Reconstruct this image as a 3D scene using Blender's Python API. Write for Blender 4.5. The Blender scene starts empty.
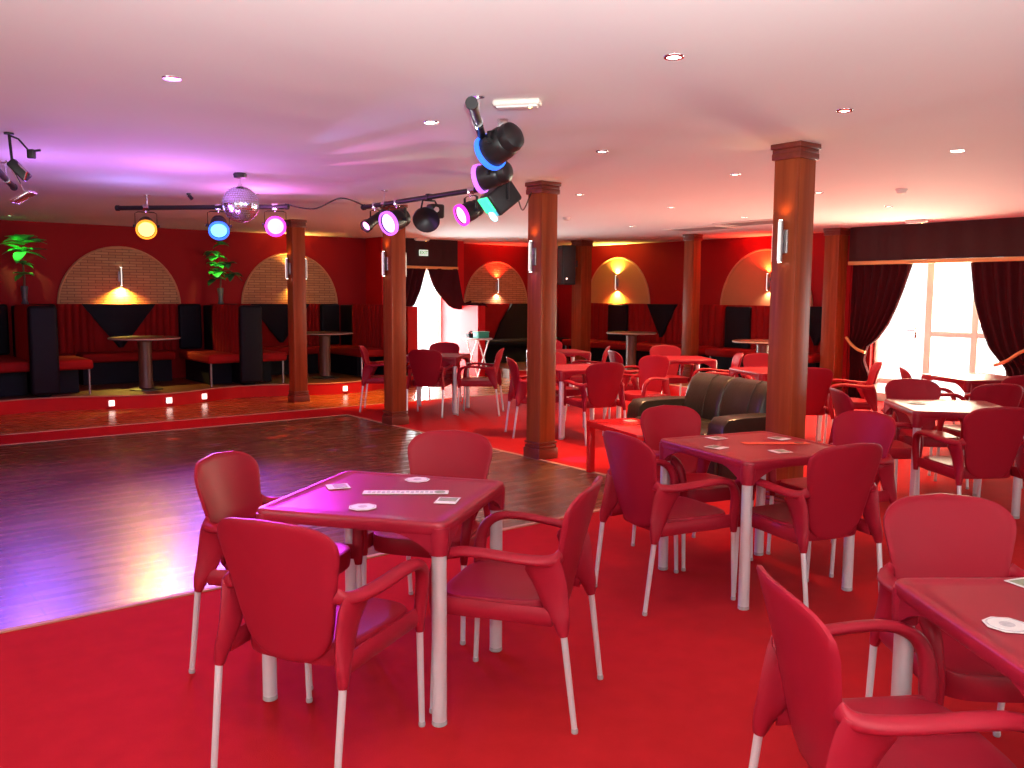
import bpy, bmesh, math, random
from mathutils import Vector, Matrix
random.seed(7)
SC = bpy.context.scene
COL = SC.collection
PI = math.pi
RA = math.radians
ANG = RA(38.302)                       # the hall's own axes: a runs to the far right, b to the far left
UX, UY = math.cos(ANG), math.sin(ANG)
ZC = 2.557                             # ceiling height

def room(a, b, z=0.0):
    return Vector((a*UX - b*UY, a*UY + b*UX, z))

# ------------------------------------------------------------------ materials
def mat(name, col, rough=0.5, metal=0.0, noise=0.0, nscale=8.0, bump=0.0, bscale=60.0, emit=None, estr=0.0,
        sheen=0.0, spec=0.5, coat=0.0):
    m = bpy.data.materials.new(name); m.use_nodes = True
    nt = m.node_tree; p = nt.nodes['Principled BSDF']
    p.inputs['Base Color'].default_value = (*col, 1)
    p.inputs['Roughness'].default_value = rough
    p.inputs['Metallic'].default_value = metal
    p.inputs['Specular IOR Level'].default_value = spec
    if coat: p.inputs['Coat Weight'].default_value = coat
    if sheen: p.inputs['Sheen Weight'].default_value = sheen
    if emit:
        p.inputs['Emission Color'].default_value = (*emit, 1); p.inputs['Emission Strength'].default_value = estr
    tc = nt.nodes.new('ShaderNodeTexCoord')
    if noise:
        n = nt.nodes.new('ShaderNodeTexNoise'); n.inputs['Scale'].default_value = nscale; n.inputs['Detail'].default_value = 4
        nt.links.new(tc.outputs['Object'], n.inputs['Vector'])
        mx = nt.nodes.new('ShaderNodeMix'); mx.data_type = 'RGBA'
        mx.inputs[6].default_value = (*[c*(1-noise) for c in col], 1)
        mx.inputs[7].default_value = (*[min(1, c*(1+noise)) for c in col], 1)
        nt.links.new(n.outputs['Fac'], mx.inputs[0]); nt.links.new(mx.outputs[2], p.inputs['Base Color'])
    if bump:
        n2 = nt.nodes.new('ShaderNodeTexNoise'); n2.inputs['Scale'].default_value = bscale; n2.inputs['Detail'].default_value = 3
        nt.links.new(tc.outputs['Object'], n2.inputs['Vector'])
        b = nt.nodes.new('ShaderNodeBump'); b.inputs['Strength'].default_value = bump; b.inputs['Distance'].default_value = 0.01
        nt.links.new(n2.outputs['Fac'], b.inputs['Height']); nt.links.new(b.outputs['Normal'], p.inputs['Normal'])
    return m

def brick_mat(name, c1, c2, mortar, scale, bw, rh, msize, rough, rot=(0, 0, 0), bump=0.0, grain=0.0, gscale=(1, 14, 1), offset=0.5):
    m = bpy.data.materials.new(name); m.use_nodes = True
    nt = m.node_tree; p = nt.nodes['Principled BSDF']; p.inputs['Roughness'].default_value = rough
    tc = nt.nodes.new('ShaderNodeTexCoord'); mp = nt.nodes.new('ShaderNodeMapping'); mp.inputs['Rotation'].default_value = rot
    nt.links.new(tc.outputs['Object'], mp.inputs['Vector'])
    br = nt.nodes.new('ShaderNodeTexBrick'); br.offset = offset
    br.inputs['Color1'].default_value = (*c1, 1); br.inputs['Color2'].default_value = (*c2, 1); br.inputs['Mortar'].default_value = (*mortar, 1)
    br.inputs['Scale'].default_value = scale; br.inputs['Brick Width'].default_value = bw; br.inputs['Row Height'].default_value = rh
    br.inputs['Mortar Size'].default_value = msize; br.inputs['Mortar Smooth'].default_value = 0.2
    nt.links.new(mp.outputs['Vector'], br.inputs['Vector'])
    out = br.outputs['Color']
    if grain:
        mp2 = nt.nodes.new('ShaderNodeMapping'); mp2.inputs['Scale'].default_value = gscale
        nt.links.new(mp.outputs['Vector'], mp2.inputs['Vector'])
        n = nt.nodes.new('ShaderNodeTexNoise'); n.inputs['Scale'].default_value = 3; n.inputs['Detail'].default_value = 6
        nt.links.new(mp2.outputs['Vector'], n.inputs['Vector'])
        mx = nt.nodes.new('ShaderNodeMix'); mx.data_type = 'RGBA'; mx.blend_type = 'MULTIPLY'; mx.inputs[0].default_value = grain
        nt.links.new(out, mx.inputs[6])
        cr = nt.nodes.new('ShaderNodeValToRGB'); cr.color_ramp.elements[0].color = (.25, .25, .25, 1); cr.color_ramp.elements[0].position = .3
        cr.color_ramp.elements[1].position = .7
        nt.links.new(n.outputs['Fac'], cr.inputs['Fac']); nt.links.new(cr.outputs['Color'], mx.inputs[7]); out = mx.outputs[2]
        rr = nt.nodes.new('ShaderNodeMapRange'); rr.inputs['To Min'].default_value = rough - .05; rr.inputs['To Max'].default_value = rough + .07
        nt.links.new(n.outputs['Fac'], rr.inputs['Value']); nt.links.new(rr.outputs['Result'], p.inputs['Roughness'])
    nt.links.new(out, p.inputs['Base Color'])
    if bump:
        b = nt.nodes.new('ShaderNodeBump'); b.inputs['Strength'].default_value = bump; b.inputs['Distance'].default_value = 0.008; b.invert = True
        nt.links.new(br.outputs['Fac'], b.inputs['Height']); nt.links.new(b.outputs['Normal'], p.inputs['Normal'])
    return m

def wood_mat(name, c1, c2, rough, axis='Z', scale=4.0, coat=0.0):
    m = bpy.data.materials.new(name); m.use_nodes = True
    nt = m.node_tree; p = nt.nodes['Principled BSDF']; p.inputs['Roughness'].default_value = rough; p.inputs['Coat Weight'].default_value = coat
    tc = nt.nodes.new('ShaderNodeTexCoord'); mp = nt.nodes.new('ShaderNodeMapping')
    mp.inputs['Scale'].default_value = {'Z': (9, 9, .5), 'X': (.5, 9, 9), 'Y': (9, .5, 9)}[axis]
    nt.links.new(tc.outputs['Object'], mp.inputs['Vector'])
    n = nt.nodes.new('ShaderNodeTexNoise'); n.inputs['Scale'].default_value = scale; n.inputs['Detail'].default_value = 5; n.inputs['Distortion'].default_value = .6
    nt.links.new(mp.outputs['Vector'], n.inputs['Vector'])
    cr = nt.nodes.new('ShaderNodeValToRGB'); cr.color_ramp.elements[0].position = .3; cr.color_ramp.elements[1].position = .7
    cr.color_ramp.elements[0].color = (*c1, 1); cr.color_ramp.elements[1].color = (*c2, 1)
    nt.links.new(n.outputs['Fac'], cr.inputs['Fac']); nt.links.new(cr.outputs['Color'], p.inputs['Base Color'])
    return m

def pvc_mat(name):
    m = bpy.data.materials.new(name); m.use_nodes = True
    nt = m.node_tree; p = nt.nodes['Principled BSDF']; o = nt.nodes['Material Output']
    p.inputs['Base Color'].default_value = (.85, .84, .80, 1); p.inputs['Roughness'].default_value = .4
    t = nt.nodes.new('ShaderNodeBsdfTranslucent'); t.inputs['Color'].default_value = (.9, .86, .78, 1)
    mx = nt.nodes.new('ShaderNodeMixShader'); mx.inputs[0].default_value = .11
    nt.links.new(p.outputs[0], mx.inputs[1]); nt.links.new(t.outputs[0], mx.inputs[2]); nt.links.new(mx.outputs[0], o.inputs['Surface'])
    return m

def glass_mat(name):
    m = bpy.data.materials.new(name); m.use_nodes = True
    nt = m.node_tree; nt.nodes.remove(nt.nodes['Principled BSDF'])
    o = nt.nodes['Material Output']; t = nt.nodes.new('ShaderNodeBsdfTransparent'); g = nt.nodes.new('ShaderNodeBsdfGlossy')
    g.inputs['Roughness'].default_value = .02; t.inputs['Color'].default_value = (.96, .98, .98, 1)
    mx = nt.nodes.new('ShaderNodeMixShader'); mx.inputs[0].default_value = .06
    nt.links.new(t.outputs[0], mx.inputs[1]); nt.links.new(g.outputs[0], mx.inputs[2]); nt.links.new(mx.outputs[0], o.inputs['Surface'])
    return m

M = {}
M['plastic'] = mat('red_resin', (.29, .008, .021), .42, bump=.06, bscale=500, noise=.04, nscale=3, spec=.18)
M['table_plastic'] = mat('red_table_resin', (.29, .009, .024), .33, bump=.05, bscale=600, spec=.42)
M['alu'] = mat('brushed_aluminium', (.72, .75, .77), .32, .35)
M['foot'] = mat('grey_foot', (.42, .40, .40), .5)
M['carpet'] = mat('red_carpet', (.44, .012, .016), .95, noise=.16, nscale=9, bump=.5, bscale=420, spec=.05)
M['wall'] = mat('red_wall_paint', (.30, .005, .008), .7, noise=.06, nscale=2, bump=.05, bscale=90, spec=.2)
M['wall2'] = mat('bright_red_paint', (.52, .006, .008), .6, noise=.05, nscale=2, spec=.2)
M['wall_plain'] = mat('far_wall_paint', (.42, .05, .05), .7, noise=.05, nscale=2)
M['ceiling'] = mat('white_ceiling_plaster', (.86, .84, .83), .85, noise=.02, nscale=1.3, bump=.04, bscale=30)
M['white'] = mat('white_paint', (.82, .82, .80), .45, noise=.02)
M['cream'] = mat('cream_plastic', (.80, .74, .66), .45, noise=.02)
M['dance'] = brick_mat('dark_dance_floor_boards', (.15, .050, .016), (.21, .074, .025), (.05, .018, .007), 1.0, 1.5, .125, .005, .26, grain=.4, gscale=(.5, 4, 1))
_q = M['dance'].node_tree.nodes['Principled BSDF']; _q.inputs['Coat Weight'].default_value = .45; _q.inputs['Coat Roughness'].default_value = .40
M['walk'] = brick_mat('orange_walkway_boards', (.36, .10, .026), (.42, .13, .036), (.18, .05, .016), 1.0, 1.6, .14, .005, .26, grain=.25, gscale=(.5, 4, 1))
M['plat'] = brick_mat('dark_platform_boards', (.15, .05, .02), (.20, .07, .03), (.05, .02, .01), 1.0, 1.4, .13, .006, .38, grain=.6, gscale=(1, 8, 1))
M['strip'] = mat('pale_edge_strip', (.50, .25, .15), .7, noise=.05)
M['brick'] = brick_mat('pale_brick_slips', (.52, .27, .13), (.42, .20, .09), (.20, .09, .05), 1.0, .20, .043, .005, .8, rot=(PI/2, 0, 0), bump=.7)
M['archplaster'] = mat('ochre_arch_plaster', (.44, .21, .085), .75, noise=.08, nscale=3)
M['rim'] = mat('arch_rim', (.52, .26, .13), .7, noise=.1, nscale=12)
M['column'] = wood_mat('mahogany_veneer', (.22, .036, .010), (.32, .064, .018), .38, 'Z', 2.2, 0); M['column'].node_tree.nodes['Principled BSDF'].inputs['Specular IOR Level'].default_value = .25
M['column_dark'] = wood_mat('mahogany_moulding', (.13, .018, .010), (.21, .034, .016), .38, 'X', 2.2)
M['vinyl_black'] = mat('black_vinyl', (.006, .005, .009), .6, noise=.2, nscale=4, spec=.18)
M['velvet'] = mat('red_upholstery', (.26, .006, .006), .8, noise=.12, nscale=6, spec=.15)
M['leather'] = mat('black_leather', (.026, .018, .011), .33, noise=.3, nscale=5, bump=.2, bscale=40)
M['leather_seam'] = mat('leather_seam', (.04, .03, .02), .4)
M['curtain'] = mat('wine_curtain', (.045, .004, .007), .9, noise=.15, nscale=9, spec=.15)
M['pelmet'] = mat('dark_pelmet_cloth', (.035, .003, .004), .9, noise=.12, nscale=14)
M['gold'] = mat('gold_braid', (.70, .34, .11), .5, .2, bump=.6, bscale=160)
M['black'] = mat('black_metal', (.015, .014, .015), .38, noise=.1)
M['blackmatt'] = mat('black_matt', (.02, .018, .02), .7, noise=.1)
M['chrome'] = mat('chrome', (.85, .85, .86), .15, 1.0)
M['sconce'] = mat('brushed_steel_sconce', (.42, .40, .39), .38, .9)
M['frost'] = mat('frosted_strip', (.9, .85, .8), .4, emit=(1, .86, .74), estr=1.3)
M['mirror'] = brick_mat('mirror_tiles', (.9, .9, .9), (.8, .8, .85), (.05, .05, .06), 1, .02, .02, .001, .1)
_p = M['mirror'].node_tree.nodes['Principled BSDF']; _p.inputs['Metallic'].default_value = 1
M['leaf'] = mat('green_leaf', (.10, .50, .08), .4, noise=.25, nscale=20)
M['leaf_dark'] = mat('dark_green_leaf', (.03, .12, .04), .45, noise=.25, nscale=20)
M['stem'] = mat('brown_stem', (.16, .08, .04), .7, noise=.3, nscale=20)
M['pot'] = mat('grey_vase', (.09, .08, .09), .4, noise=.2)
M['lackred'] = mat('glossy_red_lacquer', (.66, .008, .010), .22, noise=.03)
M['pvc'] = pvc_mat('white_pvc_frame'); M['glass'] = glass_mat('window_glass')
M['darktop'] = mat('dark_table_top', (.06, .022, .014), .42, noise=.2, nscale=6, spec=.3)
M['post'] = wood_mat('brown_post', (.10, .035, .018), (.16, .055, .028), .4, 'Z', 3)
M['card'] = mat('white_card', (.86, .82, .78), .6, noise=.03)
M['print_green'] = mat('card_print', (.28, .30, .20), .6, noise=.6, nscale=60)
M['print_grey'] = mat('card_print_grey', (.55, .52, .53), .6, noise=.4, nscale=70)
M['print_red'] = mat('card_print_red', (.75, .10, .04), .5, noise=.2, nscale=30)
M['teal'] = mat('teal_box', (.05, .34, .24), .5, noise=.1)
M['grille'] = mat('grille_grey', (.32, .22, .20), .6)
def em(name, c, s): M[name] = mat(name, c, .4, emit=c, estr=s)
em('em_warm', (1, .86, .70), 14); em('em_white', (1, .95, .9), 14); em('em_red', (1, .22, .14), 12); em('em_green', (.5, 1, .5), 10)
em('em_orange', (1, .40, .08), 5); em('em_blue', (.08, .36, 1), 5); em('em_magenta', (1, .16, .95), 5); em('em_purple', (.62, .30, 1), 4.5)
em('em_pink', (1, .30, .72), 4.5); em('em_step', (1, .72, .62), 4); em('em_teal', (.15, .8, 1), 10); em('em_exit', (.55, .75, .6), .9)
em('painted_glow_blue', (.03, .16, 1), 1.6); em('painted_glow_purple', (.55, .14, .9), 1.5); em('em_greengel', (.04, .85, .3), 2.2)  # blue, purple: lamplight caught by the gel frames, put in as glow
em('painted_glow_orange', (1, .36, .02), 1.3); em('painted_glow_magenta', (1, .05, .85), 1.1)  # orange and magenta gel frames: lamplight painted on as emission
em('em_yellow', (1, .72, .15), 20)

# ------------------------------------------------------------------ mesh builder
class MB:
    def __init__(s): s.v = []; s.f = []; s.m = []; s.mi = 0; s.X = None
    def add(s, vs, fs):
        o = len(s.v)
        for v in vs:
            v = Vector(v)
            s.v.append(s.X @ v if s.X else v)
        for f in fs: s.f.append([i+o for i in f]); s.m.append(s.mi)
        return s
    def box(s, c, d, rz=0.0, taper=1.0):
        x, y, z = [k/2 for k in d]; cs, sn = math.cos(rz), math.sin(rz); vs = []
        for sz in (-1, 1):
            k = taper if sz > 0 else 1
            for sx, sy in ((-1, -1), (1, -1), (1, 1), (-1, 1)):
                px, py = sx*x*k, sy*y*k
                vs.append((c[0]+px*cs-py*sn, c[1]+px*sn+py*cs, c[2]+sz*z))
        return s.add(vs, [(3, 2, 1, 0), (4, 5, 6, 7), (0, 1, 5, 4), (1, 2, 6, 5), (2, 3, 7, 6), (3, 0, 4, 7)])
    def rbox(s, c, d, r, n=4):                      # box with rounded edges (superellipsoid-free: rounded outline, rolled top and bottom)
        x, y, z = [k/2 for k in d]; r = min(r, x*.95, y*.95, z*.95); rings = []
        def outl(ins):
            pts = []; rr = max(r-ins, .0005)
            for (sx, sy, a0) in ((1, 1, 0), (-1, 1, PI/2), (-1, -1, PI), (1, -1, 3*PI/2)):
                for k in range(n+1):
                    a = a0+k*PI/2/n
                    pts.append((c[0]+sx*(x-r)+rr*math.cos(a), c[1]+sy*(y-r)+rr*math.sin(a)))
            return pts
        for k in range(n+1):
            a = k*PI/2/n; rings.append((outl(r*(1-math.sin(a))), c[2]-z+r*(1-math.cos(a))))
        for k in range(n+1):
            a = k*PI/2/n; rings.append((outl(r*(1-math.cos(a))), c[2]+z-r*(1-math.sin(a))))
        return s.loft([[(p[0], p[1], zz) for p in o] for o, zz in rings])
    def loft(s, rings, cap=True, closed=True):
        n = len(rings[0]); vs = [p for r in rings for p in r]; fs = []
        for i in range(len(rings)-1):
            for j in range(n if closed else n-1):
                k = (j+1) % n
                fs.append((i*n+j, i*n+k, (i+1)*n+k, (i+1)*n+j))
        if cap and closed:
            fs.append(tuple(range(n))[::-1]); fs.append(tuple((len(rings)-1)*n+j for j in range(n)))
        return s.add(vs, fs)
    def tube(s, path, rad, n=8, ref=None, cap=True):
        P = [Vector(p) for p in path]; L = len(P)
        if not isinstance(rad, list): rad = [rad]*L
        rings = []; prev = None
        for i in range(L):
            t = (P[min(i+1, L-1)]-P[max(i-1, 0)]).normalized()
            rv = Vector(ref) if ref else (prev if prev else (Vector((0, 0, 1)) if abs(t.z) < .9 else Vector((1, 0, 0))))
            n1 = (rv - t*rv.dot(t)).normalized(); n2 = t.cross(n1); prev = n1
            r = rad[i]; r1, r2 = (r if isinstance(r, (list, tuple)) else (r, r))
            rings.append([P[i]+n1*(r1*math.cos(2*PI*k/n))+n2*(r2*math.sin(2*PI*k/n)) for k in range(n)])
        return s.loft(rings, cap)
    def lathe(s, prof, c=(0, 0, 0), n=20, axis=None):   # prof: (radius, height) along z, or along axis
        if axis is None: R_ = Matrix.Identity(3)
        else: R_ = Vector((0, 0, 1)).rotation_difference(Vector(axis).normalized()).to_matrix()
        c = Vector(c); rings = []
        for r, h in prof: rings.append([c + R_ @ Vector((max(r, 1e-4)*math.cos(2*PI*k/n), max(r, 1e-4)*math.sin(2*PI*k/n), h)) for k in range(n)])
        return s.loft(rings)
    def prism(s, poly, z0, z1):
        n = len(poly)
        return s.loft([[(x, y, z0) for x, y in poly], [(x, y, z1) for x, y in poly]])
    def grid(s, rows, thick=None):                      # rows of points, a sheet; thick: vector offset for the back side
        h, w = len(rows), len(rows[0])
        if thick is None:
            vs = [p for r in rows for p in r]
            return s.add(vs, [(i*w+j, i*w+j+1, (i+1)*w+j+1, (i+1)*w+j) for i in range(h-1) for j in range(w-1)])
        t = Vector(thick); A = [Vector(p) for r in rows for p in r]; B = [p+t for p in A]; o = h*w
        fs = [(i*w+j, i*w+j+1, (i+1)*w+j+1, (i+1)*w+j) for i in range(h-1) for j in range(w-1)]
        fb = [tuple(k+o for k in f[::-1]) for f in fs]
        ed = [(0*w+j, 0*w+j+1) for j in range(w-1)] + [(i*w+w-1, (i+1)*w+w-1) for i in range(h-1)] + \
             [((h-1)*w+j+1, (h-1)*w+j) for j in range(w-1)] + [((i+1)*w, i*w) for i in range(h-1)]
        return s.add(A+B, fs+fb+[(b, a, a+o, b+o) for a, b in ed])
    def build(s, name, mats, parent=None, loc=(0, 0, 0), rz=0.0, smooth=35, bevel=0.0, bseg=2):
        me = bpy.data.meshes.new(name)
        me.from_pydata([tuple(v) for v in s.v], [], s.f)
        if not isinstance(mats, (list, tuple)): mats = [mats]
        for m in mats: me.materials.append(M[m] if isinstance(m, str) else m)
        for p, k in zip(me.polygons, s.m): p.material_index = k
        bm = bmesh.new(); bm.from_mesh(me)
        bmesh.ops.remove_doubles(bm, verts=bm.verts, dist=1e-5)
        bmesh.ops.recalc_face_normals(bm, faces=bm.faces)
        if bevel:
            es = [e for e in bm.edges if len(e.link_faces) == 2 and e.calc_face_angle(0) > RA(40)]
            bmesh.ops.bevel(bm, geom=es, offset=bevel, segments=bseg, affect='EDGES', profile=.5, clamp_overlap=True)
        for f in bm.faces: f.smooth = True
        for e in bm.edges:
            if len(e.link_faces) != 2 or e.calc_face_angle(0) > RA(smooth): e.smooth = False
        bm.to_mesh(me); bm.free(); me.update()
        o = bpy.data.objects.new(name, me); COL.objects.link(o)
        o.location = loc; o.rotation_euler = (0, 0, rz)
        if parent: o.parent = parent
        return o

def tag(o, label=None, cat=None, group=None, kind=None):
    if label: o['label'] = label
    if cat: o['category'] = cat
    if group: o['group'] = group
    if kind: o['kind'] = kind
    return o
def thing(name, label, cat, loc=(0, 0, 0), rz=0.0, group=None):
    o = bpy.data.objects.new(name, None); COL.objects.link(o); o.empty_display_size = .1
    o.location = loc; o.rotation_euler = (0, 0, rz)
    return tag(o, label, cat, group)
def dup(root, loc=None, rz=None, label=None, group=None):
    r = root.copy(); COL.objects.link(r)
    if loc is not None: r.location = loc
    if rz is not None: r.rotation_euler = (0, 0, rz)
    if label: r['label'] = label
    if group: r['group'] = group
    for ch in list(root.children):
        c = ch.copy(); COL.objects.link(c); c.parent = r
        for g in list(ch.children):
            d = g.copy(); COL.objects.link(d); d.parent = c
    return r
def struct(name, mb, m, label=None, cat=None, bevel=0.0, loc=(0, 0, 0), rz=ANG, smooth=35):
    o = mb.build(name, m, None, loc, rz, bevel=bevel, smooth=smooth); o['kind'] = 'structure'
    o['label'] = label or name.replace('_', ' '); o['category'] = cat or name.split('_')[0]
    return o
def catmull(P, k=4):
    P = [Vector(p) for p in P]; out = []
    for i in range(len(P)-1):
        p0, p1, p2, p3 = P[max(i-1, 0)], P[i], P[i+1], P[min(i+2, len(P)-1)]
        for j in range(k):
            t = j/k
            out.append(.5*((2*p1)+(p2-p0)*t+(2*p0-5*p1+4*p2-p3)*t*t+(3*p1-p0-3*p2+p3)*t**3))
    out.append(P[-1]); return out
def lerp_list(L, m):                     # resample a list of tuples to m entries
    out = []
    for i in range(m):
        t = i*(len(L)-1)/(m-1); k = min(int(t), len(L)-2); f = t-k
        a, b = L[k], L[k+1]
        out.append(tuple(x+(y-x)*f for x, y in zip(a, b)))
    return out
def superpt(th, e):
    c, s_ = math.cos(th), math.sin(th)
    return (math.copysign(abs(c)**(2/e), c), math.copysign(abs(s_)**(2/e), s_))
def light(kind, name, loc, power, col=(1, 1, 1), **kw):
    d = bpy.data.lights.new(name, kind); d.energy = power; d.color = col
    o = bpy.data.objects.new(name, d); COL.objects.link(o); o.location = loc
    aim = kw.pop('aim', None)
    for k, v in kw.items(): setattr(d, k, v)
    if aim is not None: o.rotation_euler = (Vector(aim)-Vector(loc)).to_track_quat('-Z', 'Y').to_euler()
    return o
# ================================================================== THE SETTING
A0, A1, B0, B1 = -3.0, 12.7, -4.0, 14.45
# carpet
mb = MB(); mb.box(((A0+A1)/2, (B0+B1)/2, -.05), (A1-A0+.3, B1-B0+.3, .1))
struct('floor', mb, 'carpet', 'red carpet covering the hall floor', 'floor')
# dance floor, its pale edging strips
DA0, DA1, DB0, DB1 = -1.8, 5.17, 4.40, 9.92
mb = MB(); mb.box(((DA0+DA1)/2, (DB0+DB1)/2, .002), (DA1-DA0, DB1-DB0, .004))
struct('dance_floor', mb, 'dance', 'dark brown wooden dance floor let into red carpet', 'floor')
mb = MB(); w = .035
mb.box(((DA0+DA1)/2, DB0, .004), (DA1-DA0+w, w, .008)); mb.box(((DA0+DA1)/2, DB1, .004), (DA1-DA0+w, w, .008)); mb.box((DA1, (DB0+DB1)/2, .004), (w, DB1-DB0+w, .008))
struct('trim_1', mb, 'strip', 'pale strip edging the dance floor', 'trim')
# wooden walkway in front of the platform
mb = MB(); mb.box(((-3+11.0)/2, (10.66+12.9)/2, .002), (14.0, 2.24, .004)); mb.box((8.95, 13.65, .002), (1.5, 1.55, .004))
struct('walkway_floor', mb, 'walk', 'orange brown wooden walkway below the seating platform', 'floor')
mb = MB(); mb.box(((-3+11.0)/2, 10.65, .004), (14.0, .03, .008))
struct('trim_2', mb, 'strip', 'pale strip edging the wooden walkway', 'trim')
# raised platform with a scalloped red riser
PZ = .18
def plat_b(a): return 12.28 - .20*math.cos(2*PI*(a-3.45)/2.75)
ap = [-3.0 + i*.11 for i in range(int((7.95+3.0)/.11)+1)]
front = [(a, plat_b(a)) for a in ap]
def plat_a(b): return 9.95 - .22*math.cos(2*PI*(b-10.2)/2.6)
bp_ = [7.3 + i*.12 for i in range(int((12.55-7.3)/.12)+1)]
frontr = [(plat_a(b), b) for b in bp_]
polyL = front + [(7.95, 14.45), (-3.0, 14.45)]
polyR = frontr + [(9.95, 13.1), (9.95, 14.45), (12.7, 14.45), (12.7, 7.3)]
mb = MB(); mb.prism(polyL, .0, PZ); struct('platform_floor', mb, 'plat', 'raised wooden seating platform along the far left wall', 'floor')
mb = MB(); mb.prism(polyR[::-1], .0, PZ); struct('platform_floor', mb, 'plat', 'raised wooden seating platform along the far right wall', 'floor')
def riser(front, sgn, ax):
    m = MB(); rows = []
    for z in (0.0, .05, .10, .15, PZ-.012): rows.append([(p[0]-(.02 if ax else 0), p[1]-(0 if ax else .02), z) for p in front])
    m.grid(rows, (.018 if ax else 0, 0 if ax else .018, 0))
    return m
struct('trim_3', riser(front, 1, False), 'wall2', 'scalloped red riser of the left platform', 'trim')
struct('trim_4', riser(frontr, 1, True), 'wall2', 'scalloped red riser of the right platform', 'trim')
for nm, fr, off in (('trim_5', front, (0, -.02)), ('trim_6', frontr, (-.02, 0))):
    mb = MB(); mb.tube([(p[0]+off[0], p[1]+off[1], PZ-.002) for p in fr], .008, 6)
    struct(nm, mb, 'strip', 'thin pale nosing along the platform edge' if nm == 'trim_5' else 'thin pale nosing along the right platform edge', 'trim')
# ceiling
mb = MB(); mb.box(((A0+A1)/2, (B0+B1)/2, ZC+.06), (A1-A0+.5, B1-B0+.5, .12))
struct('ceiling', mb, 'ceiling', 'white plastered ceiling dotted with small spotlights', 'ceiling')
# walls
T = .2
DZ = 2.03; DOA, DOB = 8.25, 9.615          # the far doorway
def wall_b(b, a0, a1, z0, z1): return ((a0+a1)/2, b, (z0+z1)/2), (a1-a0, T, z1-z0)
mb = MB()
for seg in ((A0-.2, DOA, 0, ZC), (DOB, A1+.2, 0, ZC), (DOA, DOB, DZ, ZC)): mb.box(*wall_b(B1+T/2, *seg))
struct('wall_left', mb, 'wall', 'long dark red wall with arched niches behind the booths', 'wall')
WB0, WB1, WZ = 4.45, 6.86, 2.28           # the arched window opening in the right wall
mb = MB(); a = A1+T/2
PA = 12.2                                  # window wall stands forward of the booth wall
def wall_a(a, b0, b1, z0, z1): return (a, (b0+b1)/2, (z0+z1)/2), (T, b1-b0, z1-z0)
mb.box(*wall_a(A1+T/2, 7.22, B1+.2, 0, ZC))
struct('wall_right', mb, 'wall', 'dark red wall behind the right hand booths', 'wall')
mb = MB()
mb.box(*wall_a(PA+T/2, WB1, 7.22, 0, ZC)); mb.box(*wall_a(PA+T/2, 2.6, WB0, 0, ZC)); mb.box(*wall_a(PA+T/2, WB0, WB1, WZ, ZC))
mb.box((PA+T+.2, 7.32, ZC/2), (.85, T, ZC))
# further windows nearer the viewer, outside the photograph
mb.box(*wall_a(PA+T/2, .3, 2.6, 2.2, ZC)); mb.box(*wall_a(PA+T/2, -4.2, .3, 0, ZC))
struct('wall_window', mb, 'wall', 'dark red wall around the tall arched window', 'wall')
mb = MB()
mb.box(*wall_b(B0-T/2, A0-.2, -1.5, 0, ZC)); mb.box(*wall_b(B0-T/2, 6.5, PA+.2, 0, ZC)); mb.box(*wall_b(B0-T/2, -1.5, 6.5, 0, .35)); mb.box(*wall_b(B0-T/2, -1.5, 6.5, 2.35, ZC))
struct('wall_front', mb, 'wall_plain', 'pale red wall behind the viewer with added window openings', 'wall')
mb = MB()
mb.box((A0-T/2, (B0-.4)/2-.0, ZC/2), (T, 3.8, ZC)); mb.box((A0-T/2, (4.5+B1)/2, ZC/2), (T, B1-4.5+.2, ZC))
mb.box((A0-T/2, 1.6, .25), (T, 5.8, .5)); mb.box((A0-T/2, 1.6, 2.45), (T, 5.8, ZC-2.35))
struct('wall_side', mb, 'wall_plain', 'pale red wall beside the viewer with added window openings', 'wall')
# far doorway: side returns, low partitions, lintel
mb = MB(); mb.box((8.02, 14.16, ZC/2), (.14, .58, ZC)); mb.box((8.12, 13.50, .66), (.20, .80, 1.32))
struct('wall_porch_left', mb, 'wall2', 'red side of the far doorway with low partition', 'wall')
mb = MB(); mb.box((9.68, 14.16, ZC/2), (.15, .58, ZC)); mb.box((9.69, 13.55, .665), (.17, .70, 1.33))
struct('wall_porch_right', mb, 'wall2', 'bright red side of the far doorway with low partition', 'wall')
mb = MB(); mb.box((8.84, 13.93, (DZ+ZC)/2), (1.54, .06, ZC-DZ))
struct('wall_porch_lintel', mb, 'pelmet', 'dark panel above the far doorway', 'wall')
M['pvc2'] = M['pvc'].copy(); M['pvc2'].node_tree.nodes['Mix Shader'].inputs[0].default_value = .6
# far door: white frame, two glazed leaves
mb = MB()
for a0 in (DOA+.03, DOB-.03): mb.box((a0, 14.5, DZ/2), (.06, .12, DZ))
mb.box(((DOA+DOB)/2, 14.5, DZ-.03), (DOB-DOA, .12, .06))
d1 = struct('door_1', mb, 'pvc2', 'white glazed door bright with daylight in the far doorway', 'door', bevel=.004)
for (a0, a1) in ((DOA+.06, 8.92), (8.93, DOB-.06)):
    m = MB(); 
    m.box(((a0+.03), 14.5, .98), (.06, .04, 1.92)); m.box((a1-.03, 14.5, .98), (.06, .04, 1.92))
    for z in (.09, 1.92): m.box(((a0+a1)/2, 14.5, z), (a1-a0, .05, .12 if z > .5 else .16))
    lf = m.build('door_leaf', 'pvc2', d1, bevel=.004)
    g = MB(); g.box(((a0+a1)/2, 14.5, 1.0), (a1-a0-.14, .008, 1.85)); g.build('pane', 'glass', lf)
    h = MB(); h.tube([(a1-.05, 14.46, 1.0), (a1-.05, 14.42, 1.0), (a1-.16, 14.42, 1.0)], .009, 6); h.build('door_handle', 'chrome', lf)
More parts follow.
